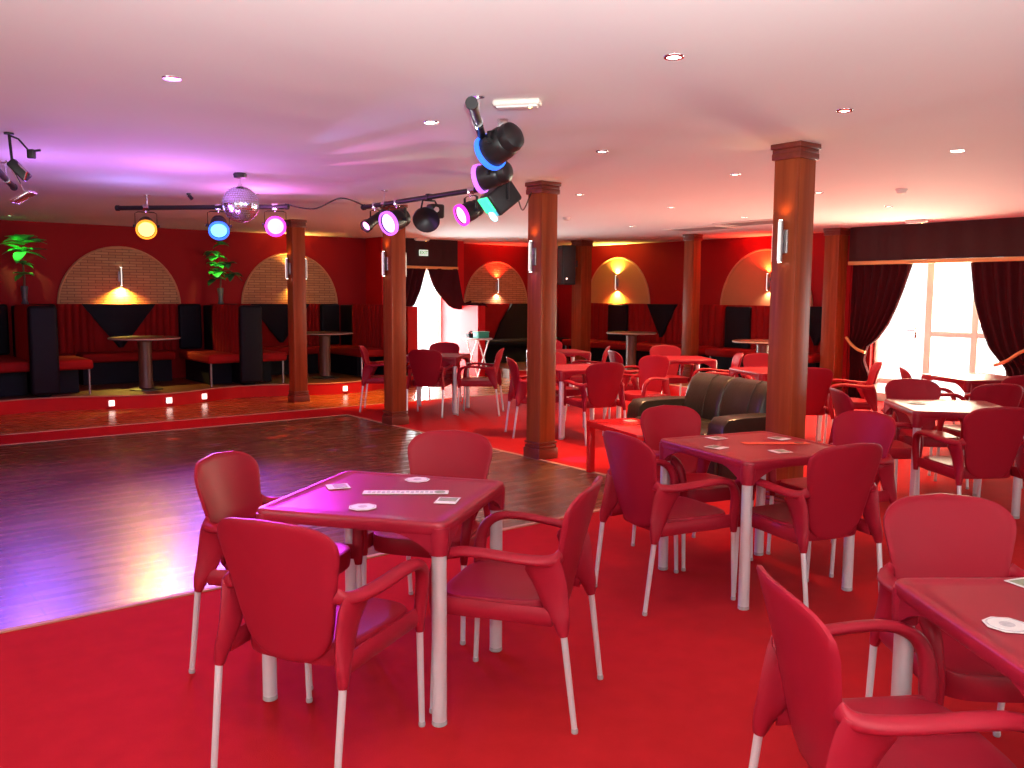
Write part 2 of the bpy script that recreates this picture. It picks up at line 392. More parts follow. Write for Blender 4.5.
# right window: arched head, two tall glazed leaves with cross bars
def arch_pts(b0, b1, zs, n=16):
    r = (b1-b0)/2; c = (b0+b1)/2; h = WZ-zs-.02
    return [(c - r*math.cos(PI*i/n), zs + h*math.sin(PI*i/n)) for i in range(n+1)]
mb = MB(); ap_ = arch_pts(WB0, WB1, 1.45, 20)
# red spandrels that make the opening round-headed
vs = []; fs = []
for k, (b, z) in enumerate(ap_):
    for a_ in (PA+.02, PA+T-.02): vs += [(a_, b, z), (a_, b, WZ)]
for k in range(len(ap_)-1):
    i = k*4; j = i+4
    fs += [(i, j, j+1, i+1), (i+2, i+3, j+3, j+2), (i, i+2, j+2, j)]
mb.add(vs, fs); struct('wall_window_arch', mb, 'pvc', 'white round arch over the tall window', 'wall')
mb = MB(); pa = PA+.12
mb.tube([(pa, WB0+.04, 0)] + [(pa, b+(.04 if b < 5.6 else -.04), z-.04) for b, z in ap_] + [(pa, WB1-.04, 0)], (.045), 4, ref=(1, 0, 0))
for b in (6.06, 5.42, 4.85): mb.box((pa, b, 1.08), (.06, .10 if b != 5.42 else .09, 2.15))
mb.box((pa, (WB0+WB1)/2, .06), (.07, WB1-WB0, .12))
win = struct('window_1', mb, 'pvc', 'tall white arched window flooded with daylight between wine curtains', 'window', bevel=.004)
for (b0, b1) in ((6.11, 6.80), (5.47, 6.01), (4.90, 5.37), (4.5, 4.8)):
    m = MB()
    if b1 < 6.05: m.box((pa, (b0+b1)/2, 1.02), (.05, b1-b0+.04, .075))
    else: m.box((pa, (b0+b1)/2, .30), (.05, b1-b0+.04, .075))
    mu = m.build('window_bar', 'pvc', win, bevel=.003)
    g = MB(); g.box((pa, (b0+b1)/2, 1.08), (.008, b1-b0+.02, 2.05)); g.build('pane', 'glass', mu)
h = MB(); h.box((pa-.05, 6.22, 1.02), (.02, .03, .16)); h.tube([(pa-.05, 6.22, 1.06), (pa-.09, 6.22, 1.06), (pa-.09, 6.33, 1.06)], .009, 6); h.build('window_handle', 'chrome', win)
# unseen near windows; rear and side ones added for foreground fill
def plain_window(name, c, d, n, ax, label):
    m = MB()
    for k in range(n+1):
        t = -d/2 + d*k/n
        m.box((c[0]+(t if ax == 0 else 0), c[1]+(t if ax else 0), c[2]), ((.08, .08, d_h) if True else 0))
    for z in (-d_h/2+.03, d_h/2-.03): m.box((c[0], c[1], c[2]+z), ((d, .08, .06) if ax == 0 else (.08, d, .06)))
    w_ = struct(name, m, 'white', label, 'window')
    g = MB(); g.box(c, (d, .008, d_h) if ax == 0 else (.008, d, d_h)); g.build('pane', 'glass', w_)
d_h = 2.0; plain_window('fill_window_2', (2.5, B0-.1, 1.35), 8.0, 6, 0, 'added unseen window in the wall behind the viewer')
d_h = 1.9; plain_window('fill_window_3', (A0-.1, 1.6, 1.4), 5.8, 5, 1, 'added unseen window in the wall beside the viewer')
d_h = 2.2; plain_window('window_4', (PA+.1, 1.45, 1.1), 2.3, 3, 1, 'plain window in the window wall nearest the viewer')
# brick and plaster arches on the walls
def arch_on_b(name, a, w_, z0, h, m, label):
    mb = MB(); n = 28; b = B1-.006
    pts = [(a - w_/2*math.cos(PI*i/n), z0+h*math.sin(PI*i/n)) for i in range(n+1)]
    mb.loft([[(x, b-.012, z) for x, z in pts], [(x, b+.006, z) for x, z in pts]])
    o = struct(name, mb, m, label, 'arch')
    r = MB(); r.tube([(x, b-.012, z) for x, z in pts], (.022, .018), 6, ref=(0, 1, 0)); r.build('arch_rim', 'rim', o); return o
def arch_on_a(name, b0, w_, z0, h, m, label):
    mb = MB(); n = 28; a = A1-.006
    pts = [(b0 - w_/2*math.cos(PI*i/n), z0+h*math.sin(PI*i/n)) for i in range(n+1)]
    mb.loft([[(a-.012, x, z) for x, z in pts], [(a+.006, x, z) for x, z in pts]])
    o = struct(name, mb, m, label, 'arch')
    r = MB(); r.tube([(a-.012, x, z) for x, z in pts], (.022, .018), 6, ref=(1, 0, 0)); r.build('arch_rim', 'rim', o); return o
arch_on_b('trim_7', 3.66, 1.78, 1.33, .90, 'brick', 'brick arch with glowing yellow lamp on the far left wall')
arch_on_b('trim_8', 6.46, 1.76, 1.33, .90, 'brick', 'brick arch partly behind the thin far left column')
arch_on_b('trim_9', 10.98, 1.62, 1.33, .88, 'brick', 'dim brick arch with red lamp right of the doorway')
arch_on_a('trim_10', 12.63, 1.76, 1.35, .95, 'archplaster', 'plain ochre arch with yellow lamp at the far end')
arch_on_a('trim_11', 9.10, 1.84, 1.33, 1.0, 'archplaster', 'plain ochre arch with red lamp behind the right column')
# columns
def column(a, b, wd, label, base_z=0.0):
    x, y, _ = room(a, b)
    m = MB(); m.box((0, 0, base_z+(ZC-base_z)/2), (wd, wd, ZC-base_z))
    c = struct('column', m, 'column', label, 'column', bevel=.006, loc=(x, y, 0))
    k = MB(); k.box((0, 0, ZC-.018), (wd+.045, wd+.045, .036)); k.box((0, 0, ZC-.05), (wd+.025, wd+.025, .03)); k.box((0, 0, ZC-.085), (wd+.03, wd+.03, .045))
    k.build('capital', 'column_dark', c, bevel=.006)
    q = MB(); q.box((0, 0, base_z+.05), (wd+.04, wd+.04, .10)); q.box((0, 0, base_z+.115), (wd+.02, wd+.02, .03)); q.box((0, 0, base_z+.15), (wd+.028, wd+.028, .02))
    q.build('plinth', 'column_dark', c, bevel=.006); 
    t = MB()
    for sx in (-1, 1):
        for sy in (-1, 1): t.tube([(sx*(wd/2-.012), sy*(wd/2-.012), base_z+.16), (sx*(wd/2-.012), sy*(wd/2-.012), ZC-.11)], .013, 8)
    t.build('corner_bead', 'column', c)
    return c
COLS = [(5.27, 3.57), (5.27, 6.23), (5.27, 8.90), (5.27, 11.58)]
CW = .195
column(*COLS[0], CW, 'tall mahogany column nearest the viewer, behind the small leather sofa')
column(*COLS[1], CW, 'mahogany column at the dance floor edge left of the red coffee table')
column(*COLS[2], CW, 'mahogany column at the dance floor edge before the far doorway')
column(*COLS[3], CW, 'mahogany column standing on the walkway before the brick arch')
column(11.25, 12.15, .26, 'dark column carrying a loudspeaker at the far end', PZ)
column(11.47, 9.68, .20, 'mahogany column in the middle of the far right booths', PZ)
column(12.05, 7.40, .24, 'mahogany column beside the wine curtain of the window', 0)
# pelmets
def pelmet(name, P, label, ax):
    pass
t = thing('pelmet', 'dark pelmet with gold braid above the tall window', 'pelmet', room(PA-.16, 4.4, 2.0), ANG)
mb = MB(); rows = []
nb = 120
for z in (.06, .20, .40, ZC-2.0): rows.append([(.010*math.sin(k*.9), -2.9 + 5.68*k/nb, z) for k in range(nb+1)])
mb.grid(rows, (.03, 0, 0)); mb.build('cloth', 'pelmet', t)
mb = MB(); mb.box((.005, -.06, .03), (.05, 5.68, .055)); mb.build('braid', 'gold', t, bevel=.008)
t = thing('pelmet', 'small dark pelmet with gold edge over the far doorway', 'pelmet', room(8.84, 13.83, 2.0), ANG)
mb = MB(); rows = []
for z in (.06, .25, ZC-2.0): rows.append([(-.74+1.48*k/40, .008*math.sin(k*1.2), z) for k in range(41)])
mb.grid(rows, (0, .03, 0)); mb.build('cloth', 'pelmet', t)
mb = MB(); mb.box((0, .005, .035), (1.50, .045, .05)); mb.build('braid', 'gold', t, bevel=.008)
# curtains: a folded sheet whose inner edge sweeps to a tieback
def interp(tab, z):
    tab = sorted(tab)
    if z <= tab[0][0]: return tab[0][1]
    for (z0, v0), (z1, v1) in zip(tab, tab[1:]):
        if z <= z1: return v0+(v1-v0)*(z-z0)/(z1-z0)
    return tab[-1][1]
def curtain(label, outer, inner, ztop, plane, ax, tie, folds, z0=.03, amp=.035, tie_pts=None):
    ob = interp(outer, ztop)
    base = room(plane, ob, 0) if ax else room(ob, plane, 0)
    t = thing('curtain', label, 'curtain', base, ANG); rows = []
    nz, nx = 44, 90
    for i in range(nz+1):
        z = z0+(ztop-z0)*i/nz; o_, n_ = interp(outer, z), interp(inner, z); row = []
        wdt = abs(n_-o_); am = amp*(.5+.5*min(1, .9/max(wdt, .2)))
        for j in range(nx+1):
            s = j/nx; q = o_+(n_-o_)*s - ob
            d = am*math.sin(2*PI*folds*s+.3*math.sin(3*z))*(1 if .0 < s < 1 else .3) + .012*math.sin(11*s+4*z)
            row.append((d, q, z) if ax else (q, d, z))
        rows.append(row)
    mb = MB(); mb.grid(rows, (.006, 0, 0) if ax else (0, .006, 0)); mb.build('drape', 'curtain', t, smooth=60)
    if tie:
        m = MB(); pts = [((p[0] if ax else p[1]-ob), (p[1]-ob if ax else p[0]), p[2]) for p in tie]
        m.tube(catmull(pts, 5), .022, 8); m.build('tieback', 'gold', t)
    return t
curtain('wine red curtain tied back at the left side of the window', [(0, 7.14), (2.0, 7.16)],
        [(0, 6.74), (.3, 6.76), (.60, 6.90), (.80, 6.86), (.93, 6.70), (1.14, 6.55), (1.4, 6.43), (1.62, 6.35), (2.0, 6.24)], 2.03, PA-.08, True,
        [(-.07, 7.17, .93), (-.09, 7.08, .84), (-.09, 6.97, .76), (-.07, 6.86, .72)], 7)
curtain('wine red curtain tied back at the right side of the window', [(0, 4.25), (2.0, 4.22)],
        [(0, 4.85), (.3, 4.9), (.6, 4.93), (.75, 5.06), (.87, 5.16), (1.15, 5.27), (1.5, 5.37), (2.0, 5.45)], 2.03, PA-.08, True,
        [(-.07, 4.55, .92), (-.09, 4.72, .84), (-.09, 4.88, .72), (-.07, 5.04, .65)], 8)
curtain('dark curtain drawn to the left in the far doorway', [(0, 8.06), (2.0, 8.06)],
        [(0, 8.35), (1.2, 8.40), (1.34, 8.62), (1.61, 8.75), (1.85, 8.83), (2.02, 8.89)], 2.02, 13.86, False, None, 6, z0=1.18)
# the right doorway curtain is swagged sideways onto the low partition
t = thing('curtain', 'dark curtain swagged sideways onto the low partition of the doorway', 'curtain', room(8.9, 13.86), ANG)
mb = MB(); cols = []
edge = [(0, 2.0), (.05, 1.86), (.13, 1.71), (.22, 1.57), (.32, 1.44), (.45, 1.33), (.58, 1.265), (.68, 1.25), (.76, 1.27), (.83, 1.34), (.90, 1.37)]
nx, nz = 40, 24
for i in range(nz+1):
    row = []
    for j in range(nx+1):
        s = .90*j/nx; zb = interp([(x, z) for x, z in edge], s); zt = 2.02 if s < .66 else 2.02-(s-.66)/.24*.58
        if s > .66: zt = max(zb+.05, 2.02-(s-.66)*5)
        f = i/nz; z = zb+(zt-zb)*f
        row.append((s, -.03+.022*math.sin(18*s+5*(1-f))-.06*(1-f)*(s/.9)-(.12*max(0, (s-.6)/.3) if True else 0), z))
    cols.append(row)
mb.grid(cols, (0, .006, 0)); mb.build('drape', 'curtain', t, smooth=60)
mb = MB(); rows = []
for i in range(9):
    f = i/8; row = []
    for j in range(13): 
        s = j/12
        row.append((.78+.17*s, -.02-.62*f, 1.345+.018*math.sin(9*s+7*f)-.05*max(0, (f-.85)/.15)))
    rows.append(row)
mb.grid(rows, (0, 0, .02)); mb.build('drape_end', 'curtain', t, smooth=60)
# ================================================================== CHAIRS
def chair_proto():
    t = thing('armchair', 'x', 'chair', (0, 0, 0), 0, 'red resin armchairs')
    # seat: rounded shell, rolled rim, apron
    m = MB(); n = 40; rings = []
    def ring(k, z, dz=0.0):
        r = []
        for i in range(n):
            th = 2*PI*i/n; p, q = superpt(th, 4.2)
            hx = .213; hy = .222 + .012*p
            x = .030 + hx*p*k; y = hy*q*k
            r.append((x, y, z + dz*(.4 if p > 0 else 1)*abs(1)))
        return r
    for k, z in ((.02, .432), (.35, .433), (.65, .438), (.85, .444), (.94, .449), (.985, .447), (1.0, .438), (1.0, .39), (.985, .372), (.955, .372), (.95, .40), (.9, .418), (.5, .414), (.02, .412)): rings.append(ring(k, z))
    m.loft(rings); m.build('seat', 'plastic', t, smooth=50)
    # backrest: one curved shield
    m = MB(); F_, B_ = [], []
    def hw(v):                                     # half width over height 0..1
        return interp([(0, .155), (.12, .170), (.3, .176), (.45, .186), (.6, .202), (.75, .217), (.88, .224), (1.0, .214)], v)
    def back_pt(p, q, off):
        v = (q+1)/2; z = .375 + .482*v - .028*(p*p)*max(0, v-.6)/.4
        y = hw(v)*p
        x = -.188 - .125*v**1.15 - .0 + .055*(y/.22)**2*(.5+.5*v) + off
        return (x, y, z)
    rad = [.03, .2, .4, .6, .78, .9, .965, 1.0]; nn = 44
    def rings_at(off, rs):
        out = []
        for r_ in rs:
            rr = []
            for i in range(nn):
                th = 2*PI*i/nn; p, q = superpt(th, 7.0 if math.sin(th) > 0 else 3.2); rr.append(back_pt(p*r_, q*r_, off*(1 if r_ < .97 else .55)))
            out.append(rr)
        return out
    m.loft(rings_at(.010, rad) + rings_at(-.010, rad[::-1])); m.build('backrest', 'plastic', t, smooth=50)
    # arms with the rear legs' sleeves and the front sleeves
    for s in (1, -1):
        m = MB()
        P = [(-.218, .192, .622), (-.211, .206, .614), (-.194, .222, .608), (-.150, .242, .609), (-.07, .260, .617), (.06, .269, .628), (.14, .268, .624), (.195, .262, .598), (.222, .254, .550), (.230, .246, .48), (.229, .240, .42), (.232, .238, .355)]
        Rr = [(.026, .010), (.024, .016), (.021, .024), (.018, .028), (.016, .028), (.016, .028), (.017, .027), (.020, .026), (.023, .024), (.027, .022), (.026, .020), (.0155, .0155)]
        pp = catmull([(x, s*y, z) for x, y, z in P], 4); m.tube(pp, lerp_list(Rr, len(pp)), 12)
        # rear web: from the arm's root down to the rear sleeve
        P = [(-.155, .232, .612), (-.160, .228, .596), (-.175, .220, .562), (-.190, .216, .52), (-.203, .216, .475), (-.217, .219, .435), (-.232, .226, .395), (-.243, .231, .345)]
        Rr = [(.010, .040), (.020, .066), (.020, .064), (.019, .058), (.019, .052), (.020, .044), (.020, .032), (.0155, .0165)]
        pp = catmull([(x, s*y, z) for x, y, z in P], 3); m.tube(pp, lerp_list(Rr, len(pp)), 12, ref=(0, 1, 0))
        # side rail under the seat edge
        P = [(-.20, .222, .405), (-.05, .226, .408), (.10, .230, .410), (.225, .234, .412)]
        m.tube([(x, s*y, z) for x, y, z in P], [(.012, .034), (.012, .034), (.012, .034), (.014, .034)], 10, ref=(0, 1, 0))
        m.build('armrest', 'plastic', t, smooth=55)
    for s in (1, -1):
        m = MB(); m.tube([(.231, s*.238, .37), (.245, s*.238, .012)], [.0125, .0105], 10); lg = m.build('leg', 'alu', t)
        m = MB(); m.lathe([(.0105, 0), (.0125, .004), (.0125, .014), (.0108, .018)], (.245, s*.238, 0), 10); m.build('foot_cap', 'foot', lg)
        m = MB(); m.tube([(-.242, s*.2315, .36), (-.285, s*.228, .012)], [.0125, .0105], 10); lg = m.build('leg', 'alu', t)
        m = MB(); m.lathe([(.0105, 0), (.0125, .004), (.0125, .014), (.0108, .018)], (-.2855, s*.228, 0), 10); m.build('foot_cap', 'foot', lg)
    return t
CH = chair_proto(); CH_used = False
def chair(x, y, deg, label):
    global CH_used
    if not CH_used:
        CH_used = True; CH.location = (x, y, 0); CH.rotation_euler = (0, 0, RA(deg)); CH['label'] = label; return CH
    return dup(CH, (x, y, 0), RA(deg), label)
# ================================================================== TABLES
TS = .375; TH = .74
def table_proto():
    t = thing('square_table', 'x', 'table', (0, 0, 0), 0, 'square red resin tables'); m = MB(); n = 6; rc = .045
    def sq(h, r, z):
        out = []
        for sx, sy, a0 in ((1, 1, 0), (-1, 1, PI/2), (-1, -1, PI), (1, -1, 3*PI/2)):
            for k in range(n+1):
                a = a0+k*PI/2/n; out.append((sx*(h-r)+r*math.cos(a), sy*(h-r)+r*math.sin(a), z))
        return out
    m.loft([sq(.30, .02, TH-.0025), sq(TS-.032, .03, TH-.0025), sq(TS-.028, .03, TH), sq(TS-.008, .042, TH), sq(TS-.002, rc, TH-.003), sq(TS, rc, TH-.009), sq(TS, rc, TH-.036), sq(TS-.006, rc, TH-.046), sq(TS-.03, .03, TH-.044), sq(.30, .02, TH-.030)])
    # skirt whose lower edge arches down into the corner collars
    for k in range(4):
        X = Matrix.Rotation(k*PI/2, 4, 'Z'); rows = []; N = 36
        top, bot = [], []
        for j in range(N+1):
            y = -(TS-.02)+2*(TS-.02)*j/N; d = (TS-.02)-abs(y)
            drop = .042 + .072*max(0, 1-max(0, d-.03)/.19)**2.1
            top.append((TS-.004, y, TH-.028)); bot.append((TS-.006, y, TH-drop))
        m.X = X; m.grid([top, bot], (-.024, 0, 0)); m.X = None
    LI = TS-.034
    for sx in (1, -1):
        for sy in (1, -1): m.lathe([(.033, .622), (.034, .626), (.0345, .65), (.037, .69), (.036, .72)], (sx*LI, sy*LI, 0), 16)
    m.build('tabletop', 'table_plastic', t, smooth=45)
    for sx in (1, -1):
        for sy in (1, -1):
            m = MB(); m.lathe([(.0265, .012), (.0265, .628)], (sx*LI, sy*LI, 0), 18); lg = m.build('leg', 'alu', t)
            m = MB(); m.lathe([(.024, 0), (.0275, .003), (.0275, .014), (.0268, .018)], (sx*LI, sy*LI, 0), 18); m.build('foot_cap', 'foot', lg)
    return t
TB = table_proto(); TB_used = False
def table(x, y, deg, label):
    global TB_used
    if not TB_used:
        TB_used = True; TB.location = (x, y, 0); TB.rotation_euler = (0, 0, RA(deg)); TB['label'] = label; return TB
    return dup(TB, (x, y, 0), RA(deg), label)

table(-.485, 3.393, -16, 'red square table in front of the dance floor with coasters and long white leaflet')
chair(-.625, 2.82, 68, 'red armchair with its back to the viewer at the table nearest the dance floor')
chair(-.95, 3.53, -15, 'red armchair on the dance floor side, leftmost at the nearest full table')
chair(-.37, 3.99, -106, 'red armchair facing the viewer behind the nearest full table')
chair(.02, 3.215, 163, 'red armchair seen from its side, right of the nearest full table')
table(1.306, 4.598, 25, 'red square table with red leaflet standing before the nearest column')
chair(.80, 4.38, 26, 'red armchair left of the table before the nearest column')
chair(1.075, 5.06, -65, 'red armchair behind the table with the red leaflet, beside the coffee table')
chair(1.47, 4.25, 113, 'red armchair with its back to the viewer, right of the table with the red leaflet')
chair(1.86, 4.97, 208, 'red armchair tucked behind the right chair of the table before the nearest column')
table(1.455, 2.03, 2, 'red square table cut by the right edge of the photo, with octagonal coaster')
chair(.93, 2.04, 3, 'large red armchair cut by the bottom edge, nearest of all')
chair(1.47, 2.63, -91, 'red armchair facing the viewer behind the table in the bottom right corner')
table(3.22, 6.34, -7.4, 'red square table gleaming with daylight in front of the tall window')
chair(3.03, 5.68, 96, 'dark backlit red armchair with its back to the viewer before the window table')
chair(3.28, 6.93, -98, 'sunlit orange red armchair behind the window table')
chair(2.69, 6.40, -3, 'red armchair seen from the side at the left of the window table')
chair(3.86, 7.18, 95, 'red armchair turned away behind the right side of the window table')
table(4.68, 8.74, 8, 'red square table close under the tall window, mostly hidden by chairs')
chair(4.55, 7.97, 94, 'red armchair at the right edge of the photo under the tied right curtain')
chair(4.07, 8.36, -16, 'small red armchair seen edge on against the bright window')
table(-1.0, 11.5, -11, 'red square table behind the column before the far doorway')
chair(-1.045, 11.10, 80, 'red armchair with its back to the viewer before the far doorway')
chair(-.42, 11.22, 174, 'red armchair with a sunlit white edge, facing left beside the far doorway')
chair(-1.70, 11.5, 2, 'red armchair left of the column that stands before the far doorway')
chair(-1.00, 12.18, -98, 'red armchair beyond the table nearest the far doorway')
table(.73, 9.64, 20, 'red square table right of the dance floor column with the coffee table in front')
chair(.87, 9.14, 111, 'red armchair with its back to the viewer just behind the red coffee table')
chair(.255, 9.52, 11, 'red armchair just left of the dance floor column that stands by the coffee table')
chair(.53, 10.20, -70, 'red armchair facing the viewer just right of the dance floor column')
chair(1.44, 9.76, 222, 'red armchair with a shining backrest left of the leather sofa')
table(.66, 12.5, 15, 'red square table farthest back, half behind the dance floor column')
chair(1.00, 11.75, 172, 'small far red armchair seen edge on, left of two standing close')
chair(.60, 13.18, -80, 'small far red armchair peeping out right of the dance floor column')
table(2.16, 11.2, 5, 'small far red table above the left end of the leather sofa')
chair(1.52, 10.85, 14, 'small far red armchair facing right, right of two standing close')
chair(2.13, 11.78, -86, 'far red armchair facing the viewer above the leather sofa')
chair(2.46, 10.50, 176, 'far red armchair facing left, seen over the back of the leather sofa')
table(2.86, 9.44, 12, 'red square table mostly hidden behind the nearest column')
chair(2.98, 10.15, -88, 'red armchair peeping out left of the nearest column')
chair(2.90, 8.66, 88, 'red armchair with its back to the viewer just right of the nearest column')
chair(3.56, 9.17, 166, 'red armchair facing left by the column beside the wine curtain')

# ================================================================== THINGS ON TABLES
def flat_card(name, label, cat, x, y, z, deg, kind, group=None):
    t = thing(name, label, cat, (x, y, z), RA(deg), group); m = MB()
    if kind == 'square':
        m.rbox((0, 0, .001), (.09, .09, .002), .0009); m.build('card', 'card', t)
        p = MB(); p.box((.008, 0, .0023), (.055, .07, .0006)); p.build('print', 'print_green', t)
    elif kind == 'photo':
        m.rbox((0, 0, .001), (.085, .10, .002), .0009); m.build('card', 'card', t)
        p = MB(); p.box((0, .012, .0023), (.07, .055, .0006)); p.build('print', 'print_green', t)
    elif kind == 'oct':
        m.lathe([(.054, 0), (.054, .002)], (0, 0, 0), 8); m.build('card', 'card', t)
        p = MB(); p.lathe([(.047, .0018), (.047, .0024)], (0, 0, 0), 24); p.build('ring', 'print_grey', t)
        p = MB(); p.lathe([(.042, .002), (.042, .0028)], (0, 0, 0), 24); r = p.build('disc', 'card', t)
        p = MB(); p.lathe([(.018, .0026), (.018, .0032)], (0, 0, 0), 14); p.build('print', 'print_grey', t)
    elif kind == 'strip':
        m.rbox((0, 0, .001), (.34, .06, .002), .0009); m.build('card', 'card', t)
        p = MB()
        for k in range(14): p.box((-.145+.019*k, .004*(-1)**k, .0023), (.012, .03, .0006))
        p.build('print', 'print_grey', t)
        p = MB(); p.lathe([(.022, .002), (.022, .0028)], (.135, 0, 0), 16); p.build('seal', 'print_green', t)
    elif kind == 'redstrip':
        m.rbox((0, 0, .001), (.36, .07, .002), .0009); m.build('card', 'print_red', t)
        p = MB(); p.lathe([(.026, .002), (.026, .0028)], (.13, 0, 0), 16); p.build('seal', 'column_dark', t)
    return t
z = TH+.0005; CG = 'drink coasters'
flat_card('coaster', 'square picture coaster at the far left of the nearest full table', 'coaster', -.71, 3.51, z, 20, 'square', CG)
flat_card('coaster', 'octagonal white coaster at the far side of the nearest full table', 'coaster', -.40, 3.65, z, 10, 'oct', CG)
flat_card('coaster', 'octagonal white coaster at the near left of the long white leaflet', 'coaster', -.55, 3.165, z, 30, 'oct', CG)
flat_card('coaster', 'square picture coaster right of the long white leaflet', 'coaster', -.245, 3.275, z, -8, 'photo', CG)
flat_card('leaflet', 'long white leaflet in the middle of the nearest full table', 'leaflet', -.42, 3.41, z, 2, 'strip')
flat_card('coaster', 'white card coaster at the far left of the table with the red leaflet', 'coaster', 1.14, 4.80, z, 30, 'square', CG)
flat_card('coaster', 'dark square coaster at the near left of the table with the red leaflet', 'coaster', 1.07, 4.50, z, 40, 'photo', CG)
flat_card('coaster', 'square coaster at the far right of the red leaflet', 'coaster', 1.49, 4.80, z, 35, 'photo', CG)
flat_card('coaster', 'white framed coaster in front of the red leaflet', 'coaster', 1.37, 4.39, z, 20, 'square', CG)
flat_card('leaflet', 'long red leaflet on the table before the nearest column', 'leaflet', 1.42, 4.64, z, 3, 'redstrip')
flat_card('coaster', 'octagonal white coaster on the table in the bottom right corner', 'coaster', 1.195, 2.03, z, 12, 'oct', CG)
flat_card('coaster', 'dark coaster at the right edge of the photo on the corner table', 'coaster', 1.43, 2.33, z, 20, 'photo', CG)
flat_card('coaster', 'coaster on the gleaming table before the window', 'coaster', 3.02, 6.45, z, 20, 'photo', CG)

# ================================================================== COFFEE TABLE, SOFA
t = thing('coffee_table', 'low glossy red coffee table at the dance floor edge before the sofa', 'table', (1.02, 7.16, 0), RA(22))
m = MB(); m.box((0, 0, .43), (.46, .86, .05)); m.build('tabletop', 'lackred', t, bevel=.003)
for sx in (-1, 1):
    for sy in (-1, 1):
        m = MB(); m.box((sx*.20, sy*.40, .2025), (.055, .055, .405)); m.build('leg', 'lackred', t, bevel=.002)
flat_card('coaster', 'white coaster lying on the low red coffee table', 'coaster', 1.02, 7.45, .4555, 30, 'square', CG)
SF = thing('sofa', 'small black leather sofa with worn shine behind the red coffee table', 'sofa', (1.70, 7.64, 0), RA(22))
# local x points to the back
m = MB(); m.rbox((.02, 0, .16), (.78, 1.42, .20), .03); m.build('base', 'leather', SF)
for sy in (-1, 1):
    m = MB(); m.rbox((-.10, sy*.29, .335), (.60, .565, .17), .05, 5); m.build('seat_cushion', 'leather', SF)
    m = MB(); rows = [(-.34, .06), (-.35, .40), (-.34, .50), (-.29, .555), (-.15, .565), (.10, .57), (.28, .56), (.34, .52), (.36, .40), (.36, .06)]
    rings = []
    for k, (y, f) in enumerate(((-.105, .80), (-.095, .94), (-.07, 1.0), (.07, 1.0), (.095, .94), (.105, .80))):
        rings.append([(x*(.96+.04*f), sy*.655+y, .06+(zz-.06)*(.93+.07*f)) for x, zz in rows])
    m.loft(rings); m.build('armrest', 'leather', SF, smooth=60)
for sy in (-1, 1):
    m = MB(); prof = [(.14, .36), (.13, .46), (.15, .58), (.19, .70), (.24, .78), (.30, .815), (.36, .80), (.40, .74), (.40, .55), (.39, .30)]
    rings = []; N = 22
    for k in range(N+1):
        y = sy*.285 - .285 + .57*k/N; e = abs(2*k/N-1)
        puff = -.005*abs(math.cos(PI*3*k/N))**3 if 0 < k < N else -.02
        kk = 1-.10*max(0, (e-.9)/.1)
        rings.append([(.27+(x-.27)*(1+puff*2)*kk, y, .30+(zz-.30)*(1+puff*.35)*(1-.03*max(0, (e-.85)/.15))) for x, zz in prof])
    m.loft(rings); b = m.build('back_cushion', 'leather', SF, smooth=70)
    m = MB()
    for k in (1,):
        y = sy*.03 + sy*.285 - .285 + .57*k/3
        m.tube([(.125, y, .44), (.145, y, .58), (.185, y, .70), (.235, y, .785), (.30, y, .818)], .004, 5)
    m.build('seam', 'leather_seam', b)
m = MB(); m.rbox((.36, 0, .40), (.09, 1.18, .62), .03); m.build('back_frame', 'leather', SF)
for sx in (-.30, .30):
    for sy in (-.6, .6): m = MB(); m.lathe([(.025, 0), (.03, .06)], (sx, sy, 0), 10); m.build('leg', 'black', SF)
# ================================================================== BOOTH SEATING
def fluted(mb, p0, p1, z0, z1, thick, nfl, dep, nrm, ztop_round=.03, xcurve=None):
    """upright padded panel from plan point p0 to p1; flutes bulge along nrm"""
    N = nfl*6; rows = []; nz = 8
    for i in range(nz+1):
        f = i/nz; z = z0+(z1-z0)*f; row = []
        for j in range(N+1):
            s = j/N; bul = dep*abs(math.sin(PI*nfl*s))**.6 if nfl else 0
            ed = (1-f)**0 * (1 if f < .97 else .55)
            row.append((p0[0]+(p1[0]-p0[0])*s+nrm[0]*bul*ed, p0[1]+(p1[1]-p0[1])*s+nrm[1]*bul*ed, z))
        rows.append(row)
    mb.grid(rows, (-nrm[0]*thick, -nrm[1]*thick, 0)); return mb
SH = PZ+.46; BT = 1.36                       # seat height, top of the backs
def divider_bench(a, label, right=True, left=True):
    t = thing('booth_bench', label, 'bench', room(a, 13.0, PZ), ANG, 'back to back booth benches')
    b0, b1 = -.48, 1.24; zt = BT-PZ; sz = SH-PZ
    m = MB(); m.rbox((0, b0-.07, zt/2+.02), (.34, .12, zt-.04), .05); m.build('end_panel', 'vinyl_black', t)
    m = MB(); m.box((0, (b0+b1)/2, zt/2-.01), (.16, b1-b0, zt-.02)); m.build('core', 'vinyl_black', t, bevel=.02)
    for s, on in ((-1, left), (1, right)):
        if not on: continue
        m = MB(); fluted(m, (s*.085, b0), (s*.085, b1-.5), sz-.02, zt, .02, 9, .045, (s, 0)); m.build('backrest', 'velvet', t, smooth=60)
        m = MB(); m.rbox((s*.36, (b0+b1)/2-.18, sz-.06), (.48, b1-b0-.36, .13), .04); m.build('seat', 'velvet', t)
        m = MB(); m.box((s*.31, (b0+b1)/2+.02, (sz-.12)/2), (.34, b1-b0-.65, sz-.13)); m.build('seat_base', 'vinyl_black', t)
        m = MB(); m.tube([(s*.55, b0+.06, 0), (s*.55, b0+.06, sz-.12)], .014, 10); m.build('leg', 'sconce', t)
    return t
DV = [2.20, 4.93, 7.38]
divider_bench(DV[0], 'black ended red booth bench under the leftmost wall plant')
divider_bench(DV[1], 'black ended red booth bench under the leafy plant between two arches')
divider_bench(DV[2], 'red booth bench against the side of the far doorway', right=False)
